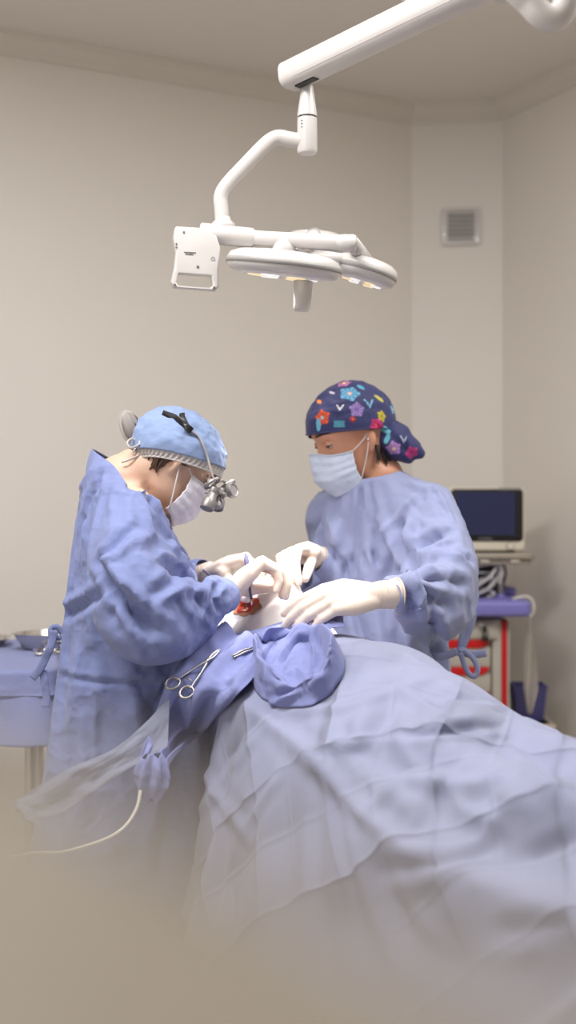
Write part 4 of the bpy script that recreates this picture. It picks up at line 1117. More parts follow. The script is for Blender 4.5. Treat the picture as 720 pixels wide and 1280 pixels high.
# ---------------------------------------------------------------- caps, masks, hair, loupes
def cap_shell(M, c, a, b, h, edge, s0=0.0, s1=1.0, grow=1.0, wrinkle=.0, nu=120, nv=50, seed=1, thick=.0015):
    """ellipsoid cap in head coordinates; edge = (z at x=0, slope along x): everything above that sloping line"""
    def f(u, v):
        th = 2*PI*u
        xe = c[0]+a*math.cos(th); ze = edge[0]+edge[1]*xe
        p0 = math.asin(max(-.99, min(.9, (ze-c[2])/h)))
        ph = p0+(PI/2-p0)*(s0+(s1-s0)*v)
        d = V(math.cos(th)*math.cos(ph), math.sin(th)*math.cos(ph), math.sin(ph))
        k = grow
        if wrinkle:
            rim = min(1, v*4)
            w1 = math.sin(ph*26+2.5*fbm(d*2+V(seed, 0, 0))+th*2)
            k += wrinkle*rim*(.9*fbm(d*3.1+V(seed, 3, 0), 1, 3)+.22*w1*(.5+.5*fbm(d*2+V(0, seed, 9))))
        return M @ V(c[0]+a*d.x*k, c[1]+b*d.y*k, c[2]+h*d.z*k)
    return f
# surgeon's cap ------------------------------------------------
cS = ((-.001, 0, .028), .127, .102, .106, (.014, .40))
bm = BM(); grid(bm, cap_shell(HS, *cS, wrinkle=.05, seed=2), 140, 60, closed_u=True)
bmesh.ops.remove_doubles(bm, verts=bm.verts[:], dist=1e-5)
capS = obj('surgical_cap', bm, M_cap, S, label='pale blue crinkled surgical cap'); finish(capS, .0015)
cN = ((-.001, 0, .028), .122, .098, .100, (-.004, .36))
bm = BM(); fN = cap_shell(HS, *cN)
def net(u, v):
    p = fN(u, v*.22); q = HS @ V(cN[0][0], 0, cN[0][2]); return p+(p-q).normalized()*(.0022*math.sin(u*2*PI*58)*(1-.5*v))
grid(bm, net, 348, 8, closed_u=True); o = obj('net_band', bm, M_net, capS, label='white pleated elastic edge of the cap'); finish(o, .001)
bm = BM(); tube(bm, [fN(i/60, .0) for i in range(61)], .0022, 8, cap=False); obj('elastic', bm, M_net, capS)
# hair bun in the white net, sticking out behind the cap
bc = at(163, 535, 2.585)
bm = BM(); ball(bm, bc+V(.004, 0, 0), .029, (.72, .9, 1.25), Matrix.Rotation(-.35, 3, 'Y'))
bn = obj('hair_bun', voxel(bm, .004, 2), M_hair, S)
bm = BM()
def bunnet(u, v):
    t = PI*v; r_ = .030*math.sin(t)*(1+.05*math.sin(9*2*PI*u))
    return bc+Matrix.Rotation(-.30, 3, 'Y') @ V(r_*math.cos(2*PI*u)*.75, r_*math.sin(2*PI*u), -.040*math.cos(t))
M_gauze = mat('gauze_net', rgb(206, 200, 198), .6, alpha=.4)
grid(bm, bunnet, 72, 30, closed_u=True); o = obj('bun_net', bm, M_gauze, bn)
bm = BM()                                                                       # bow of the cap tie
bt = at(172, 556, 2.555)
for pts in ([(174, 556), (166, 548), (159, 553), (163, 560), (174, 556)], [(174, 556), (182, 548), (180, 543), (176, 550), (174, 556)], [(174, 556), (168, 562), (166, 569)], [(174, 556), (177, 565), (168, 572), (152, 578)]):
    tube(bm, [at(x, y, 2.55-.004*i) for i, (x, y) in enumerate(pts)], .0028, 8, smooth=6, flat=.6)
obj('tie_bow', bm, M_net, capS)
# nape hair: tapered locks following the head
def lock(bm, M, pts, r):
    q = []
    for th, z, lift in pts: 
        p = head_point(math.radians(th), z); d = V(p.x+.005, p.y, 0).normalized(); q.append(M @ (p+d*lift))
    tube(bm, q, [r, r*1.1, r*.9, r*.25][:len(q)] if len(q) < 5 else interp([r, r, r*.2], len(q)), 7, smooth=5, flat=.6)
def nape(M, parent, m, zt0, zb0, th0, th1, n, seed, side=1):
    random.seed(seed); bm = BM()
    for i in range(n):
        th = th0+(th1-th0)*i/(n-1)+random.uniform(-2, 2); zb = zb0+random.uniform(-.008, .012)
        for s in (-1, 1):
            lock(bm, M, [(th*s, zt0, .004), (th*s+random.uniform(-3, 3), zt0*.55+zb*.45, .006), ((th+random.uniform(-2, 6))*s, zb, .003), ((th+random.uniform(0, 9))*s, zb-.014, .004)], .0055)
    return obj('hair', bm, m, parent)
nape(HS, S, M_hair, -.008, -.038, 108, 178, 26, 5)
nape(HA, A, M_hair2, .0, -.055, 126, 178, 22, 8)
random.seed(12)
bm = BM()
for i in range(16):                                                             # strands below the assistant's scarf
    y0 = random.uniform(0, 1); a = at(470+22*y0, 556+8*y0, 2.90+.05*y0)
    tube(bm, [a, a+V(.006*random.uniform(0, 1), -.004, -.02), a+V(.012*random.uniform(-.3, 1.2), -.006, -.036-.012*random.random())], [.0035, .003, .0006], 6, smooth=4)
obj('hair_wisps', bm, M_hair2, A)
bm = BM()
for i in range(10):                                                             # strands before the surgeon's ear
    y0 = i/9; a = at(196+26*y0, 566+7*y0, 2.528)
    tube(bm, [a, a+V(.010, .0, -.010), a+V(.026, .002, -.014-.006*math.sin(i*3))], [.003, .0025, .0005], 6, smooth=4)
obj('hair_wisps', bm, M_hair, S)
# ---------------------------------------------------------------- masks
def mask_surf(top, bot, th1, puff, k=1.0):
    def f(u, v):
        th = math.radians(-th1+2*th1*u)
        # the top edge dips beside the nose, the bottom wraps under the chin
        side = abs(math.sin(th))
        z0 = top-.016*(1-math.exp(-(th/.55)**2)); z1 = bot+.024*side**2
        z = z0+(z1-z0)*v
        bulge = math.sin(PI*min(1, .12+v*.88))
        a = .108+puff*bulge-.022*max(0, v-.62)/.38; b = .0775+.003*bulge
        x = .012+(a-.012)*math.cos(th)**.85 if math.cos(th) > 0 else .012
        y = b*math.copysign(abs(math.sin(th))**.92, math.sin(th))
        x += .010*math.exp(-(th/.22)**2)*max(0, 1-v*2.2)
        pl = .0022*(abs(((v*5+.2) % 1)-.5)*2)*(1-side*.3)
        w = .0018*fbm((th*3, v*4, 3))
        return V((x+pl+w)*k, (y+(pl+w)*.6*math.sin(th))*k, z)
    return f
def make_mask(root, M, m, f, eary, label):
    bm = BM(); grid(bm, lambda u, v: M @ f(u, v), 90, 50)
    o = obj('face_mask', bm, m, root, label=label); finish(o, .0014)
    bm = BM(); tube(bm, [M @ (f(i/40, 0)*1.004) for i in range(41)], .0014, 6); obj('nose_wire_edge', bm, m, o)
    for u, s in ((0.03, -1), (.97, 1)):
        e = V(-.012, .079*s, .016)
        for v in (.06, .94):
            p = f(u, v); bm = BM(); mid = V((p.x+e.x)/2, .083*s, (p.z+e.z)/2)
            tube(bm, [M @ p, M @ mid, M @ e, M @ V(-.024, .074*s, .004)], .0017, 6, smooth=6); obj('ear_loop', bm, M_net, o)
    return o
make_mask(S, HS, M_mask, mask_surf(.004, -.138, 76, .019), 0, 'white pleated face mask')
make_mask(A, HA, M_maskb, mask_surf(-.002, -.122, 74, .016), 0, 'white pleated face mask with a blue tint')
# ---------------------------------------------------------------- eyes, brows
for root, M, hm in ((S, HS, M_hair), (A, HA, M_hair2)):
    R3 = M.to_3x3().normalized()
    for s in (-1, 1):
        c_ = M @ V(.0775, .031*s, .0115)
        bm = BM(); ball(bm, c_, .0118, seg=20); e = obj('eye', bm, M_eye, root)
        d_ = (M.to_3x3() @ V(.86, .06*s, -.42)).normalized()
        bm = BM(); lathe(bm, [(0, .0122), (.0035, .0119), (.0056, .0108)], c_, d_, 20); obj('iris', bm, mat('iris_brown', rgb(48, 30, 22), .25), e)
        bm = BM()
        def lid(u, v):
            a = -1.35+2.7*u; b_ = 1.5-1.85*v
            return c_+R3 @ (V(math.cos(a)*math.cos(b_), math.sin(a)*math.cos(b_), math.sin(b_))*.0124)
        grid(bm, lid, 16, 10); o = obj('eyelid', bm, M_skin if root is S else M_skin2, e); finish(o, .001)
        bm = BM(); tube(bm, [lid(i/12, 1.0)+R3 @ V(.0012, 0, -.0003) for i in range(13)], .0011, 6); obj('eyelashes', bm, hm, e)
        bm = BM(); q = []
        for t in np.linspace(.010, .052, 8):
            p = head_point(math.asin(min(.99, t/.077)), .034+.004*math.sin((t-.01)/.042*2.6)); q.append(M @ V(p.x+.003, t*s, p.z))
        tube(bm, q, [.0018, .0034, .0036, .0036, .0034, .003, .0024, .001], 8, flat=.6); obj('eyebrow', bm, hm, root)
bm = BM(); ball(bm, at(460, 549, 2.862), .0032, seg=12); obj('earring', bm, M_steel, A)
# ---------------------------------------------------------------- the assistant's printed scarf cap
M_print = mat('floral_print', rgb(44, 48, 96), .7, bump=.25, scale=420, vcol='print', sheen=.1)
cA = ((-.006, 0, .038), .118, .094, .108, (.024, .20))
fA_ = cap_shell(HA, *cA, wrinkle=.035, seed=6)
bm = BM(); grid(bm, fA_, 260, 130, closed_u=True)
bmesh.ops.remove_doubles(bm, verts=bm.verts[:], dist=1e-5)
capA = obj('scarf_cap', bm, M_print, A, label='navy cap printed with coloured flowers')
bm = BM(); chain(bm, [at(466, 527, 2.965), at(478, 540, 2.955), at(494, 552, 2.945), at(509, 561, 2.94), at(521, 566, 2.935), at(527, 569, 2.932)], [.030, .045, .049, .036, .020, .008], 20)
chain(bm, [at(480, 536, 2.96), at(500, 545, 2.95), at(524, 562, 2.94)], [.030, .022, .008], 14)
bm = voxel(bm, .0045, 6, 1)
for v in bm.verts:
    n_ = fbm(v.co*24, 1, 2); r_ = math.sin((v.co.x*.8+v.co.z*.9)*130+3*fbm(v.co*14))
    v.co += v.normal*(.003*n_+.0022*r_)
tail = obj('scarf_tail', bm, M_print, capA)
bm = BM(); tube(bm, [at(462, 528, 2.885), at(470, 524, 2.895), at(478, 530, 2.90)], [.008, .011, .007], 10, smooth=4); chain(bm, [at(471, 527, 2.885), at(476, 531, 2.885)], [.010, .009])
knot = obj('scarf_knot', voxel(bm, .003, 3), M_print, capA)
NAVY = (44, 48, 98)
trees = [bvh(o) for o in (capA, tail)]
flowers = [(437, 492, .026, 'f', (110, 184, 226), (230, 190, 180)), (446, 512, .019, 'f', (158, 132, 204), (120, 96, 170)), (403, 522, .020, 'f', (238, 92, 52), (160, 200, 210)), (424, 530, .016, 's', (72, 146, 166), None),
           (470, 531, .017, 'f', (206, 46, 122), (230, 90, 60)), (477, 520, .015, 'f', (206, 190, 52), (120, 110, 30)), (482, 538, .014, 'l', (120, 196, 220), None), (492, 561, .019, 'f', (186, 142, 208), (226, 200, 130)), (515, 566, .017, 'f', (204, 56, 130), (150, 50, 110)),
           (399, 502, .012, 'l', (240, 140, 60), None), (430, 479, .018, 'f', (214, 130, 190), (240, 220, 120)), (398, 531, .016, 'l', (104, 176, 206), None), (415, 491, .009, 'l', (206, 196, 206), None), (425, 510, .012, 'v', (226, 222, 224), None),
           (441, 524, .008, 'f', (204, 50, 50), (230, 180, 70)), (474, 498, .014, 'l', (196, 190, 80), None), (462, 505, .016, 'v', (120, 176, 206), None), (484, 548, .015, 'l', (100, 180, 200), None), (451, 484, .012, 'l', (90, 170, 200), None), (505, 550, .012, 'v', (180, 190, 210), None)]
spots = []
for x, y, r_, kind, c1, c2 in flowers:
    o_ = V(0, 0, EYE); d_ = (at(x, y, 1)-o_).normalized(); best = None
    for t in trees:
        h = t.ray_cast(o_, d_)
        if h[0] is not None and (best is None or h[3] < best[3]): best = h
    if best: spots.append((best[0], best[1], r_, kind, c1, c2))
random.seed(4)
kinds = [('f', (110, 184, 226), (230, 190, 180)), ('f', (158, 132, 204), (120, 96, 170)), ('f', (238, 92, 52), (160, 200, 210)), ('f', (206, 46, 122), (230, 90, 60)), ('l', (120, 196, 220), None), ('f', (206, 190, 52), (120, 110, 30))]
for i in range(26):                                                             # the print goes on round the far side
    a = random.uniform(0, 1); b_ = random.uniform(.1, .85); p = fA_(a, b_)
    if all((p-s[0]).length > .036 for s in spots):
        k = random.choice(kinds); n_ = (p-HA @ V(0, 0, .04)).normalized(); spots.append((p, n_, random.uniform(.013, .022))+k)
def paint(o):
    me = o.data; at_ = me.color_attributes.new('print', 'FLOAT_COLOR', 'POINT')
    for i, v in enumerate(me.vertices):
        col = NAVY
        for j, (p, n_, r_, kind, c1, c2) in enumerate(spots):
            q = v.co-p
            if q.length > r_*1.3: continue
            x_, y_, _ = frame(n_); u, w_ = q.dot(x_), q.dot(y_); rr = math.hypot(u, w_)/r_; an = math.atan2(w_, u)+j
            if kind == 'f':
                if rr < .22: col = c2
                elif rr < .88+.11*math.cos(5*an): col = tuple(c*(.86+.14*math.cos(10*an)) for c in c1)
            elif kind == 's':
                if abs(u) < r_*.8 and abs(w_) < r_*.5: col = c1
            elif kind == 'l':
                a2 = u*math.cos(j)+w_*math.sin(j); b2 = -u*math.sin(j)+w_*math.cos(j)
                if (a2/r_)**2+(b2/(r_*.42))**2 < 1: col = c1
            else:
                if abs(abs(u)-(w_+r_*.4)*.6) < r_*.16 and abs(w_) < r_*.8: col = c1
        at_.data[i].color = rgb(*col)
for o in (capA, tail, knot): paint(o)
bm = BM(); fB = lambda i: fA_(i/90, .0); tube(bm, [fB(i) for i in range(91)], .0024, 8, cap=False)
o = obj('hem', bm, M_print, capA); paint(o)
finish(capA, .0015)
# ---------------------------------------------------------------- loupes on the surgeon
M_loupe = mat('loupe_silver', rgb(132, 128, 127), .4, metal=.5)
LY = 2.56
lp = obj('loupes', BM(), M_loupe, S, label='silver magnifying loupes on a black head strap')
def part(name, fn, m, label=None):
    bm = BM(); fn(bm); return obj(name, bm, m, lp, angle=28, label=label)
tc_ = bvh(capS)
def oncap(x, y, lift=.003):
    o_ = V(0, 0, EYE); d_ = (at(x, y, 1)-o_).normalized(); h = tc_.ray_cast(o_, d_)
    return h[0]+h[1]*(lift if h[1].dot(d_) < 0 else -lift) if h[0] is not None else at(x, y, LY-.02)
part('strap', lambda bm: tube(bm, [oncap(x, y) for x, y in ((203, 518), (210, 520), (220, 524), (229, 531), (238, 539))], .0075, 8, smooth=5, flat=.22, up=V(0, 1, .2)), M_black, 'black strap')
part('strap_end', lambda bm: tube(bm, [oncap(x, y, .006) for x, y in ((227, 519), (228, 526), (233, 534))], .006, 8, smooth=5, flat=.25, up=V(0, 1, .2)), M_black)
q = oncap(235, 536, .005)
part('buckle', lambda bm: box(bm, q, (.018, .007, .014), Matrix.Rotation(.7, 3, 'Y'), .002), M_black)
part('temple', lambda bm: tube(bm, [oncap(236, 538, .004), oncap(246, 545), oncap(253, 558), oncap(258, 572, .004), at(263, 586, 2.535), at(268, 602, 2.535)], .0036, 10, smooth=7, flat=.6), mat('temple_grey', rgb(176, 168, 164), .4))
lens1 = at(265, 604, 2.545)
part('lens_frame', lambda bm: lathe(bm, [(.010, -.002), (.0185, -.003), (.0195, 0), (.0185, .003), (.010, .002), (.010, -.002)], lens1, V(.55, -.25, -.8), 30, 1.05, .8), M_loupe)
part('lens_frame', lambda bm: lathe(bm, [(.010, -.002), (.0185, -.003), (.0195, 0), (.0185, .003), (.010, .002), (.010, -.002)], lens1+V(.03, .055, -.004), V(.55, -.25, -.8), 30, 1.05, .8), M_loupe)
part('bridge', lambda bm: tube(bm, [lens1+V(.008, .01, .002), lens1+V(.02, .03, .006), lens1+V(.025, .05, .002)], .003, 8, smooth=4), M_loupe)
def barrel(a, b, r0, r1):
    def fn(bm):
        a_, b_ = Vector(a), Vector(b); L_ = (b_-a_).length
        lathe(bm, [(0, 0), (r0, 0), (r0, L_*.2), (r0*.9, L_*.24), (r1*.92, L_*.55), (r1, L_*.6), (r1, L_*.93), (r1*.95, L_), (r1*.8, L_), (r1*.75, L_*.95), (0, L_*.95)], a_, b_-a_, 28)
    return fn
part('barrel', barrel(at(268, 611, 2.54), at(258, 636, 2.52), .0095, .0155), M_loupe)
part('barrel', barrel(at(279, 617, 2.60), at(293, 612, 2.585), .009, .0165), M_loupe)
part('barrel', barrel(at(276, 612, 2.58), at(271, 636, 2.555), .009, .0145), M_loupe)
part('light_mount', lambda bm: (tube(bm, [at(267, 606, 2.54), at(274, 616, 2.55), at(283, 618, 2.58)], .0042, 10, smooth=4), box(bm, at(277, 619, 2.565), (.016, .02, .012), Matrix.Rotation(.5, 3, 'Y'), .002), tube(bm, [at(276, 622, 2.55), at(278, 634, 2.55)], .0018, 8)), M_loupe)
part('lens_arm', lambda bm: (tube(bm, [at(256, 616, 2.53), at(266, 616, 2.535), at(272, 612, 2.54)], .002, 8, smooth=4), tube(bm, [at(281, 613, 2.59), at(288, 604, 2.6)], .003, 8)), M_loupe)

# ---------------------------------------------------------------- gown ties
def ribbon(bm, pts, w, smooth=6, up=V(0, 0, 1), flat=.10): tube(bm, pts, w, 10, smooth=smooth, flat=flat, up=up)
def rp(l, y0, dy=0): return [at(x, y, y0+dy*i) for i, (x, y) in enumerate(l)]
bm = BM()
ribbon(bm, rp([(574, 818), (577, 800), (581, 784), (588, 772), (592, 768), (590, 778), (584, 796), (577, 814)], 2.86), .0075, up=V(0, 1, 0), flat=.35)
ribbon(bm, rp([(575, 812), (584, 817), (596, 818), (608, 816)], 2.85), .009, up=V(0, 1, 0), flat=.2)
ribbon(bm, rp([(576, 816), (580, 830), (587, 843), (594, 845), (597, 836), (592, 824), (580, 813)], 2.845), .0065, up=V(0, 1, 0), flat=.35)
ribbon(bm, rp([(540, 822), (556, 820), (572, 814)], 2.84), .009, up=V(0, 1, 0), flat=.2)
ball(bm, at(576, 815, 2.855), .011, (1, .9, 1.1))
obj('tie', bm, M_gown2, A)
bm = BM()
ribbon(bm, rp([(78, 792), (72, 784), (65, 785), (64, 794), (76, 798)], 2.54), .006, up=V(0, 1, 0), flat=.5)
ribbon(bm, rp([(68, 788), (64, 806), (57, 822), (50, 836), (40, 848)], 2.53), .0085, up=V(0, 1, 0), flat=.18)
ribbon(bm, rp([(54, 838), (56, 855), (58, 870), (57, 884)], 2.535), .0085, up=V(0, 1, 0), flat=.18)
obj('tie', bm, M_gown, S)

# loose sleeve end of the assistant's far arm, hanging below the wrist
bm = BM()
sc2 = spline([at(412, 728, 2.99), at(398, 722, 2.95), at(385, 716, 2.90), at(374, 710, 2.86)], 8)
def sleeve_end(u, v):
    i = v*(len(sc2)-1); k = min(int(i), len(sc2)-2); c_ = sc2[k].lerp(sc2[k+1], i-k); d_ = (sc2[-1]-sc2[0]).normalized()
    x_, y_, _ = frame(d_); a = 2*PI*u
    r_ = .036+.012*v+.005*math.sin(5*a+4*v)*v+.004*fbm((math.cos(a)*2, math.sin(a)*2, v*4))
    return c_+x_*math.cos(a)*r_*.85+y_*math.sin(a)*r_*1.1-V(0, 0, .010*v)
grid(bm, sleeve_end, 60, 24, closed_u=True); o = obj('sleeve_end', bm, M_gown2, A); finish(o, .0014, 1)
# ---------------------------------------------------------------- towels and drapes round the wound
mt = bvh(main)
bm = BM()
def mound(u, v):
    a = 2*PI*u; t = v
    ph = t/.55*1.15 if t < .55 else 1.15
    r_ = .106*math.sin(ph); z = .106*math.cos(ph)
    if t >= .55:
        k = (t-.55)/.45; r_ += .085*k; z -= .082*k+.02*k*k
    w = 1+.05*min(1, t*2)*math.sin(5*a+2*t)*max(0, t-.3)+.03*fbm((math.cos(a)*2, math.sin(a)*2, t*2))*min(1, t*3)
    return HC+V(math.cos(a)*r_*w, math.sin(a)*r_*w, z+.004*fbm((math.cos(a)*4, math.sin(a)*4, t*5)))
grid(bm, mound, 96, 48, closed_u=True); bmesh.ops.remove_doubles(bm, verts=bm.verts[:], dist=1e-5)
towel = obj('white_towel', bm, M_towel); finish(towel, .0015)
tag(towel, 'white brightly lit cloth over the rounded mound beside the red wound', 'towel')
tw = bvh(towel)
bm = BM()
def skirt(u, v):
    a = 2*PI*u; r_ = .135+.055*v**.7+.02*v*math.sin(7*a+1.5*math.sin(2*a)); z = -.035-.27*v-.02*math.sin(v*3)*math.sin(3*a)
    return HC+V(math.cos(a)*r_, math.sin(a)*r_, z-.02*max(0, .3-v)*0+.012*fbm((math.cos(a)*3, math.sin(a)*3, v*3)))
grid(bm, skirt, 110, 30, closed_u=True)
hd_ = obj('head_drape', bm, M_drape2); finish(hd_, .0014)
tag(hd_, 'periwinkle cloth hanging round the head end under the white towel', 'drape')
# the wound
wc, wn = sight([tw], 309, 754)
wx, wy, _ = frame(wn)
bm = BM()
def wound(u, v):
    a = 2*PI*u; r_ = v*(.024+.004*math.sin(3*a+1)+.003*math.sin(5*a))
    p = wc+wx*math.cos(a)*r_*1.0+wy*math.sin(a)*r_*1.05
    h, n, _, _ = tw.find_nearest(p)
    k = max(0, 1-v)
    return h+wn*(.0022+.012*k**.6*(.7+.5*fbm(p*60))-.004*math.exp(-((v-.2)/.2)**2))
grid(bm, wound, 48, 18, closed_u=True); bmesh.ops.remove_doubles(bm, verts=bm.verts[:], dist=1e-6)
M_wound = mat('wound_red', rgb(190, 60, 28), .3, bump=.6, scale=90, var=.35, coat=.5)
obj('wound', bm, M_wound, pt, label='red open wound')
bm = BM()
def stain(u, v):
    a = 2*PI*u; r_ = v*(.028+.005*math.sin(2*a+.5)+.003*math.sin(7*a)); p = wc-V(-.004, 0, .014)+wx*math.cos(a)*r_+wy*math.sin(a)*r_*.9
    h, n, _, _ = tw.find_nearest(p); return h+wn*.0035
grid(bm, stain, 48, 8, closed_u=True); bmesh.ops.remove_doubles(bm, verts=bm.verts[:], dist=1e-6)
obj('skin_patch', bm, mat('disinfected_skin', rgb(170, 112, 78), .4, var=.3), pt, label='bared brownish skin round the wound')
bm = BM(); p_, n_ = sight([tw], 309, 753, .018); q_, _ = sight([tw], 322, 746, .02)
ball(bm, p_, .012, (1.5, .8, .6), Matrix.Rotation(.5, 3, 'Y')); ball(bm, (p_+q_)/2, .009, (1.3, .8, .8)); bm = voxel(bm, .002, 2)
for v in bm.verts: v.co += v.normal*.0015*fbm(v.co*150)
tag(obj('gauze_swab', bm, M_towel), 'small wad of white gauze pressed on the red wound', 'gauze')

# the bundled cloth swirled on the patient's chest
bun = [(0, 62), (30, 56), (60, 52), (90, 50), (120, 55), (150, 58), (180, 56), (210, 52), (240, 46), (270, 43), (300, 50), (330, 60)]
def brad(a):
    d = math.degrees(a) % 360; i = int(d//30); f = (d-30*i)/30; f = f*f*(3-2*f); return bun[i][1]*(1-f)+bun[(i+1) % 12][1]*f
bc0 = (370, 836)
def bundle(u, v):
    a = 2*PI*u; R_ = brad(a)
    sp = a+1.9*(1-v)                                              # the folds spiral inwards
    x = bc0[0]+math.cos(a)*R_*v; y = bc0[1]+math.sin(a)*R_*v
    p, n = sight([mt], x, y, 0, 2.45)
    ridge = math.exp(-((v-.78-.06*math.sin(2*a))/(.13+.05*math.sin(3*a+1)))**2)*(.70+.34*math.sin(2*sp+.8)+.12*math.sin(5*sp))
    edge = min(1, (1-v)/.07)
    floor_ = .20+.30*v*math.cos(a-2.2)*(1-v)
    h = .004+edge*.046*(ridge*1.05+(floor_ if v < .78 else .2))+.0015*fbm((math.cos(a)*v*3, math.sin(a)*v*3, 7))*edge
    return p+(n*.6+V(0, -.15, .75)).normalized()*h
bm = BM(); grid(bm, bundle, 160, 56, closed_u=True); bmesh.ops.remove_doubles(bm, verts=bm.verts[:], dist=1e-5)
bd = obj('drape_bundle', bm, M_drape2)
folds(bd, [([(332, 832), (340, 868), (343, 888)], .006, .010), ([(350, 829), (362, 810), (375, 799), (392, 802)], .006, -.016), ([(337, 837), (352, 853)], .007, -.012), ([(389, 788), (395, 820), (390, 850)], .006, .010), ([(340, 870), (382, 857), (396, 832)], .006, -.010),
    ([(342, 880), (386, 855), (408, 842)], .006, .008), ([(326, 850), (330, 872)], .006, -.009), ([(400, 800), (404, 830)], .007, -.008), ([(352, 848), (372, 836), (388, 848)], .009, .005), ([(376, 806), (366, 828), (354, 848)], .009, .006), ([(322, 822), (345, 796), (370, 788)], .006, .008)])
finish(bd, .0015)
tag(bd, 'rumpled periwinkle cloth swirled into a ring on top of the pale drape', 'drape')
def wv(n, a, seed, e=.10):
    return lambda u, v: (a*math.sin(u*n*PI+1.6*fbm((v*3, seed, 0))*2)+a*1.1*fbm((u*2.5, v*5, seed)))*min(1, u/e, (1-u)/e)+.004
def sy(x, y, lift=.02, fall=2.5):
    p, n = sight([mt, tw], x, y, 0, fall); return (x, y, p.y-lift)
bm = BM()
strip(bm, [sy(236, 826, .0, 2.47), sy(268, 800, .03), sy(318, 790, .03), sy(366, 776, .03), (404, 767, 2.50), (428, 773, 2.48)],
      [sy(262, 850, .02), sy(296, 830, .05), sy(340, 812, .06), sy(384, 796, .06), (412, 788, 2.42), (430, 786, 2.43)], 30, 70, wv(3, .006, 4))
o = obj('folded_edge', bm, M_drape2, bd); finish(o, .0015, 1)
# side drape: falls from the chest towards the viewer's left, its end twisted, a corner pulled out in front of the gown
sd = thing('side_drape', 'periwinkle drape hanging off the near side, clamped, with one corner trailing left', 'drape', at(235, 880, 2.35))
bm = BM()
strip(bm, [(278, 780, 2.52), (242, 812, 2.46), (212, 850, 2.39), (190, 900, 2.33), (176, 950, 2.28), (173, 992, 2.26)],
      [(345, 812, 2.42), sy(320, 846, .03), sy(294, 872, .03), sy(252, 914, .03), (214, 955, 2.27), (206, 990, 2.25)], 60, 130, wv(5, .011, 11, .06))
o = obj('hanging_fold', bm, M_drape2, sd); finish(o, .0015); sdt = bvh(o)
bm = BM()
def knob(u, v):
    a = 2*PI*u; c_ = at(190, 972, 2.25); r_ = (.030+.006*math.sin(6*a+4*v)+.004*fbm((u*6, v*5, 1)))*(math.sin(PI*min(.97, .12+v*.85))**.6)
    return c_+V(math.cos(a)*r_*.95, math.sin(a)*r_*.8, .042-.085*v+.006*math.sin(3*a))
grid(bm, knob, 60, 24, closed_u=True); o = obj('twisted_end', bm, M_drape2, sd); finish(o, .0012)
bm = BM()
strip(bm, [(212, 872, 2.36), (180, 906, 2.32), (140, 938, 2.28), (95, 957, 2.25), (52, 980, 2.23), (18, 1003, 2.22)],
      [(210, 935, 2.30), (186, 948, 2.29), (150, 968, 2.265), (112, 994, 2.24), (74, 1018, 2.22), (44, 1024, 2.20)], 30, 80, wv(2, .0032, 21, .12))
o = obj('trailing_corner', bm, M_tail, sd, label='paler trailing corner'); finish(o, .0014, 1)
bm = BM()
strip(bm, [(18, 1003, 2.22), (22, 1006, 2.20), (32, 1014, 2.19)], [(44, 1024, 2.20), (47, 1030, 2.19), (50, 1036, 2.18)], 14, 14, wv(2, .004, 3, .2))
o = obj('turned_hem', bm, M_tail, sd); finish(o, .0014)
# clamp gripping the side drape
def ons(x, y, l=.004): return sight([sdt, mt], x, y, l, 2.4)
p0_, n0 = ons(236, 866, .024); p1_, n1 = ons(264, 828, .014)
d_ = (p1_-p0_); L_ = d_.length*1.35
forceps_like('towel_clamp', p0_, d_, V(-.1, -.85, .5), L_, 'steel ring-handled clamp gripping the side drape near the surgeon', 'clamp', open_=.0175, ring=.0125, m=M_dull, r=.0028)
a_, na = ons(291, 822, .004); b_, nb_ = ons(316, 812, .004)
c2 = thing('clamp_tip', 'slim steel instrument tip showing between folds beside the swirled cloth', 'clamp', a_)
bm = BM(); s_ = na.cross(b_-a_).normalized()
tube(bm, [a_+s_*.002, a_.lerp(b_, .5)+s_*.0035+na*.002, b_+s_*.002], [.0018, .0024, .0016], 8, smooth=4); obj('jaw', bm, M_dull, c2)
bm = BM(); tube(bm, [a_-s_*.002, a_.lerp(b_, .5)-s_*.002+na*.002, b_-s_*.002], [.0018, .0024, .0016], 8, smooth=4); obj('jaw', bm, M_dull, c2)
q, n_ = sight([mt, bvh(bd)], 411, 783, .006, 2.5)
c3 = thing('drape_clip', 'tiny brass clip on the drape by the gloved hand at right', 'clip', q)
bm = BM(); box(bm, q, (.014, .008, .007), Matrix.Rotation(.4, 3, 'Y'), .002); obj('clip_body', bm, mat('brass', rgb(150, 120, 70), .3, metal=1), c3)
bm = BM(); tube(bm, [q+V(.004, 0, .002), q+V(.010, 0, .009), q+V(.015, 0, .008)], .002, 8, smooth=4); obj('lever', bm, M_dull, c3)

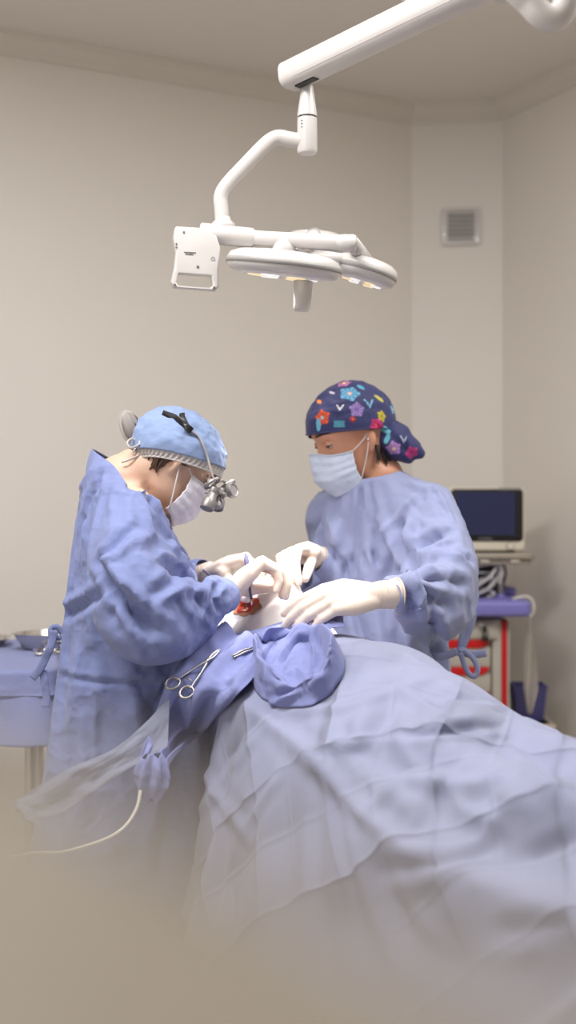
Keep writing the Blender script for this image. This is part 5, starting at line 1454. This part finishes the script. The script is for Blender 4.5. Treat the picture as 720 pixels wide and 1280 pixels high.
# ---------------------------------------------------------------- instruments in the hands
sp_ = thing('scalpel', 'slim dark-handled scalpel upright in the gloved hand over the wound', 'scalpel', at(308, 715, 2.57))
u0, u1, u2 = at(307.5, 692, 2.60), at(310, 722, 2.575), at(314, 748, 2.555)
bm = BM(); tube(bm, [u0, u0.lerp(u1, .3), u0.lerp(u1, .8), u1], [.0035, .0055, .0048, .0035], 10, smooth=4, flat=.6); tube(bm, [u1, u2], [.0034, .003], 10, flat=.6); obj('handle', bm, mat('slate_metal', rgb(98, 96, 132), .35, metal=.6), sp_)
bm = BM(); d_ = (u2-u1).normalized(); x_, y_, _ = frame(d_); prism(bm, [(-.003, 0), (.003, 0), (.003, .010), (-.0025, .02)], u2-d_*.002, x_, d_, y_, .0006); obj('blade', bm, M_steel, sp_)
fp = thing('dressing_forceps', 'dark slim forceps held in the far gloved hand of the surgeon', 'forceps', at(262, 718, 2.74))
for k in (-1, 1):
    bm = BM(); tube(bm, [at(254, 712, 2.755), at(262+k, 718, 2.75), at(272+k*.6, 727, 2.74), at(286, 738, 2.73)], [.003, .0042, .0036, .0012], 8, smooth=5, flat=.6); obj('arm', bm, mat('slate_steel', rgb(90, 86, 110), .3, metal=.8), fp)
su = thing('suction_tube', 'curved white suction tube held by the right-hand person above the wound', 'suction tube', at(344, 716, 2.72))
bm = BM(); tube(bm, [at(366, 703, 2.745), at(352, 711, 2.715), at(344, 716, 2.70), at(333, 722, 2.67), at(326, 731, 2.64), at(323, 742, 2.61)], [.0042, .0042, .004, .0036, .0034, .003], 12, smooth=6); obj('tube', bm, M_hose, su)
bm = BM(); a_ = at(346, 714.5, 2.705); b_ = at(341, 718, 2.693); tube(bm, [a_, b_], .0055, 14); obj('collar', bm, M_white, su)
# pale hose trailing out of the picture
hs = obj('suction_hose', BM(), M_hose); bm = BM()
tube(bm, [at(188, 965, 2.27), at(177, 985, 2.235), at(171, 1010, 2.22), at(155, 1034, 2.20), at(128, 1050, 2.18), at(80, 1064, 2.15), at(40, 1066, 2.12), at(0, 1076, 2.08), at(-60, 1110, 2.0), at(-140, 1200, 1.9), V(-.75, 1.85, .04), V(-.95, 1.6, .012), V(-1.3, 1.2, .012)], .0032, 12, smooth=8)
bm.to_mesh(hs.data); bm.free()
for p in hs.data.polygons: p.use_smooth = True
tag(hs, 'thin pale hose hanging from the twisted drape end and curving off left', 'hose')
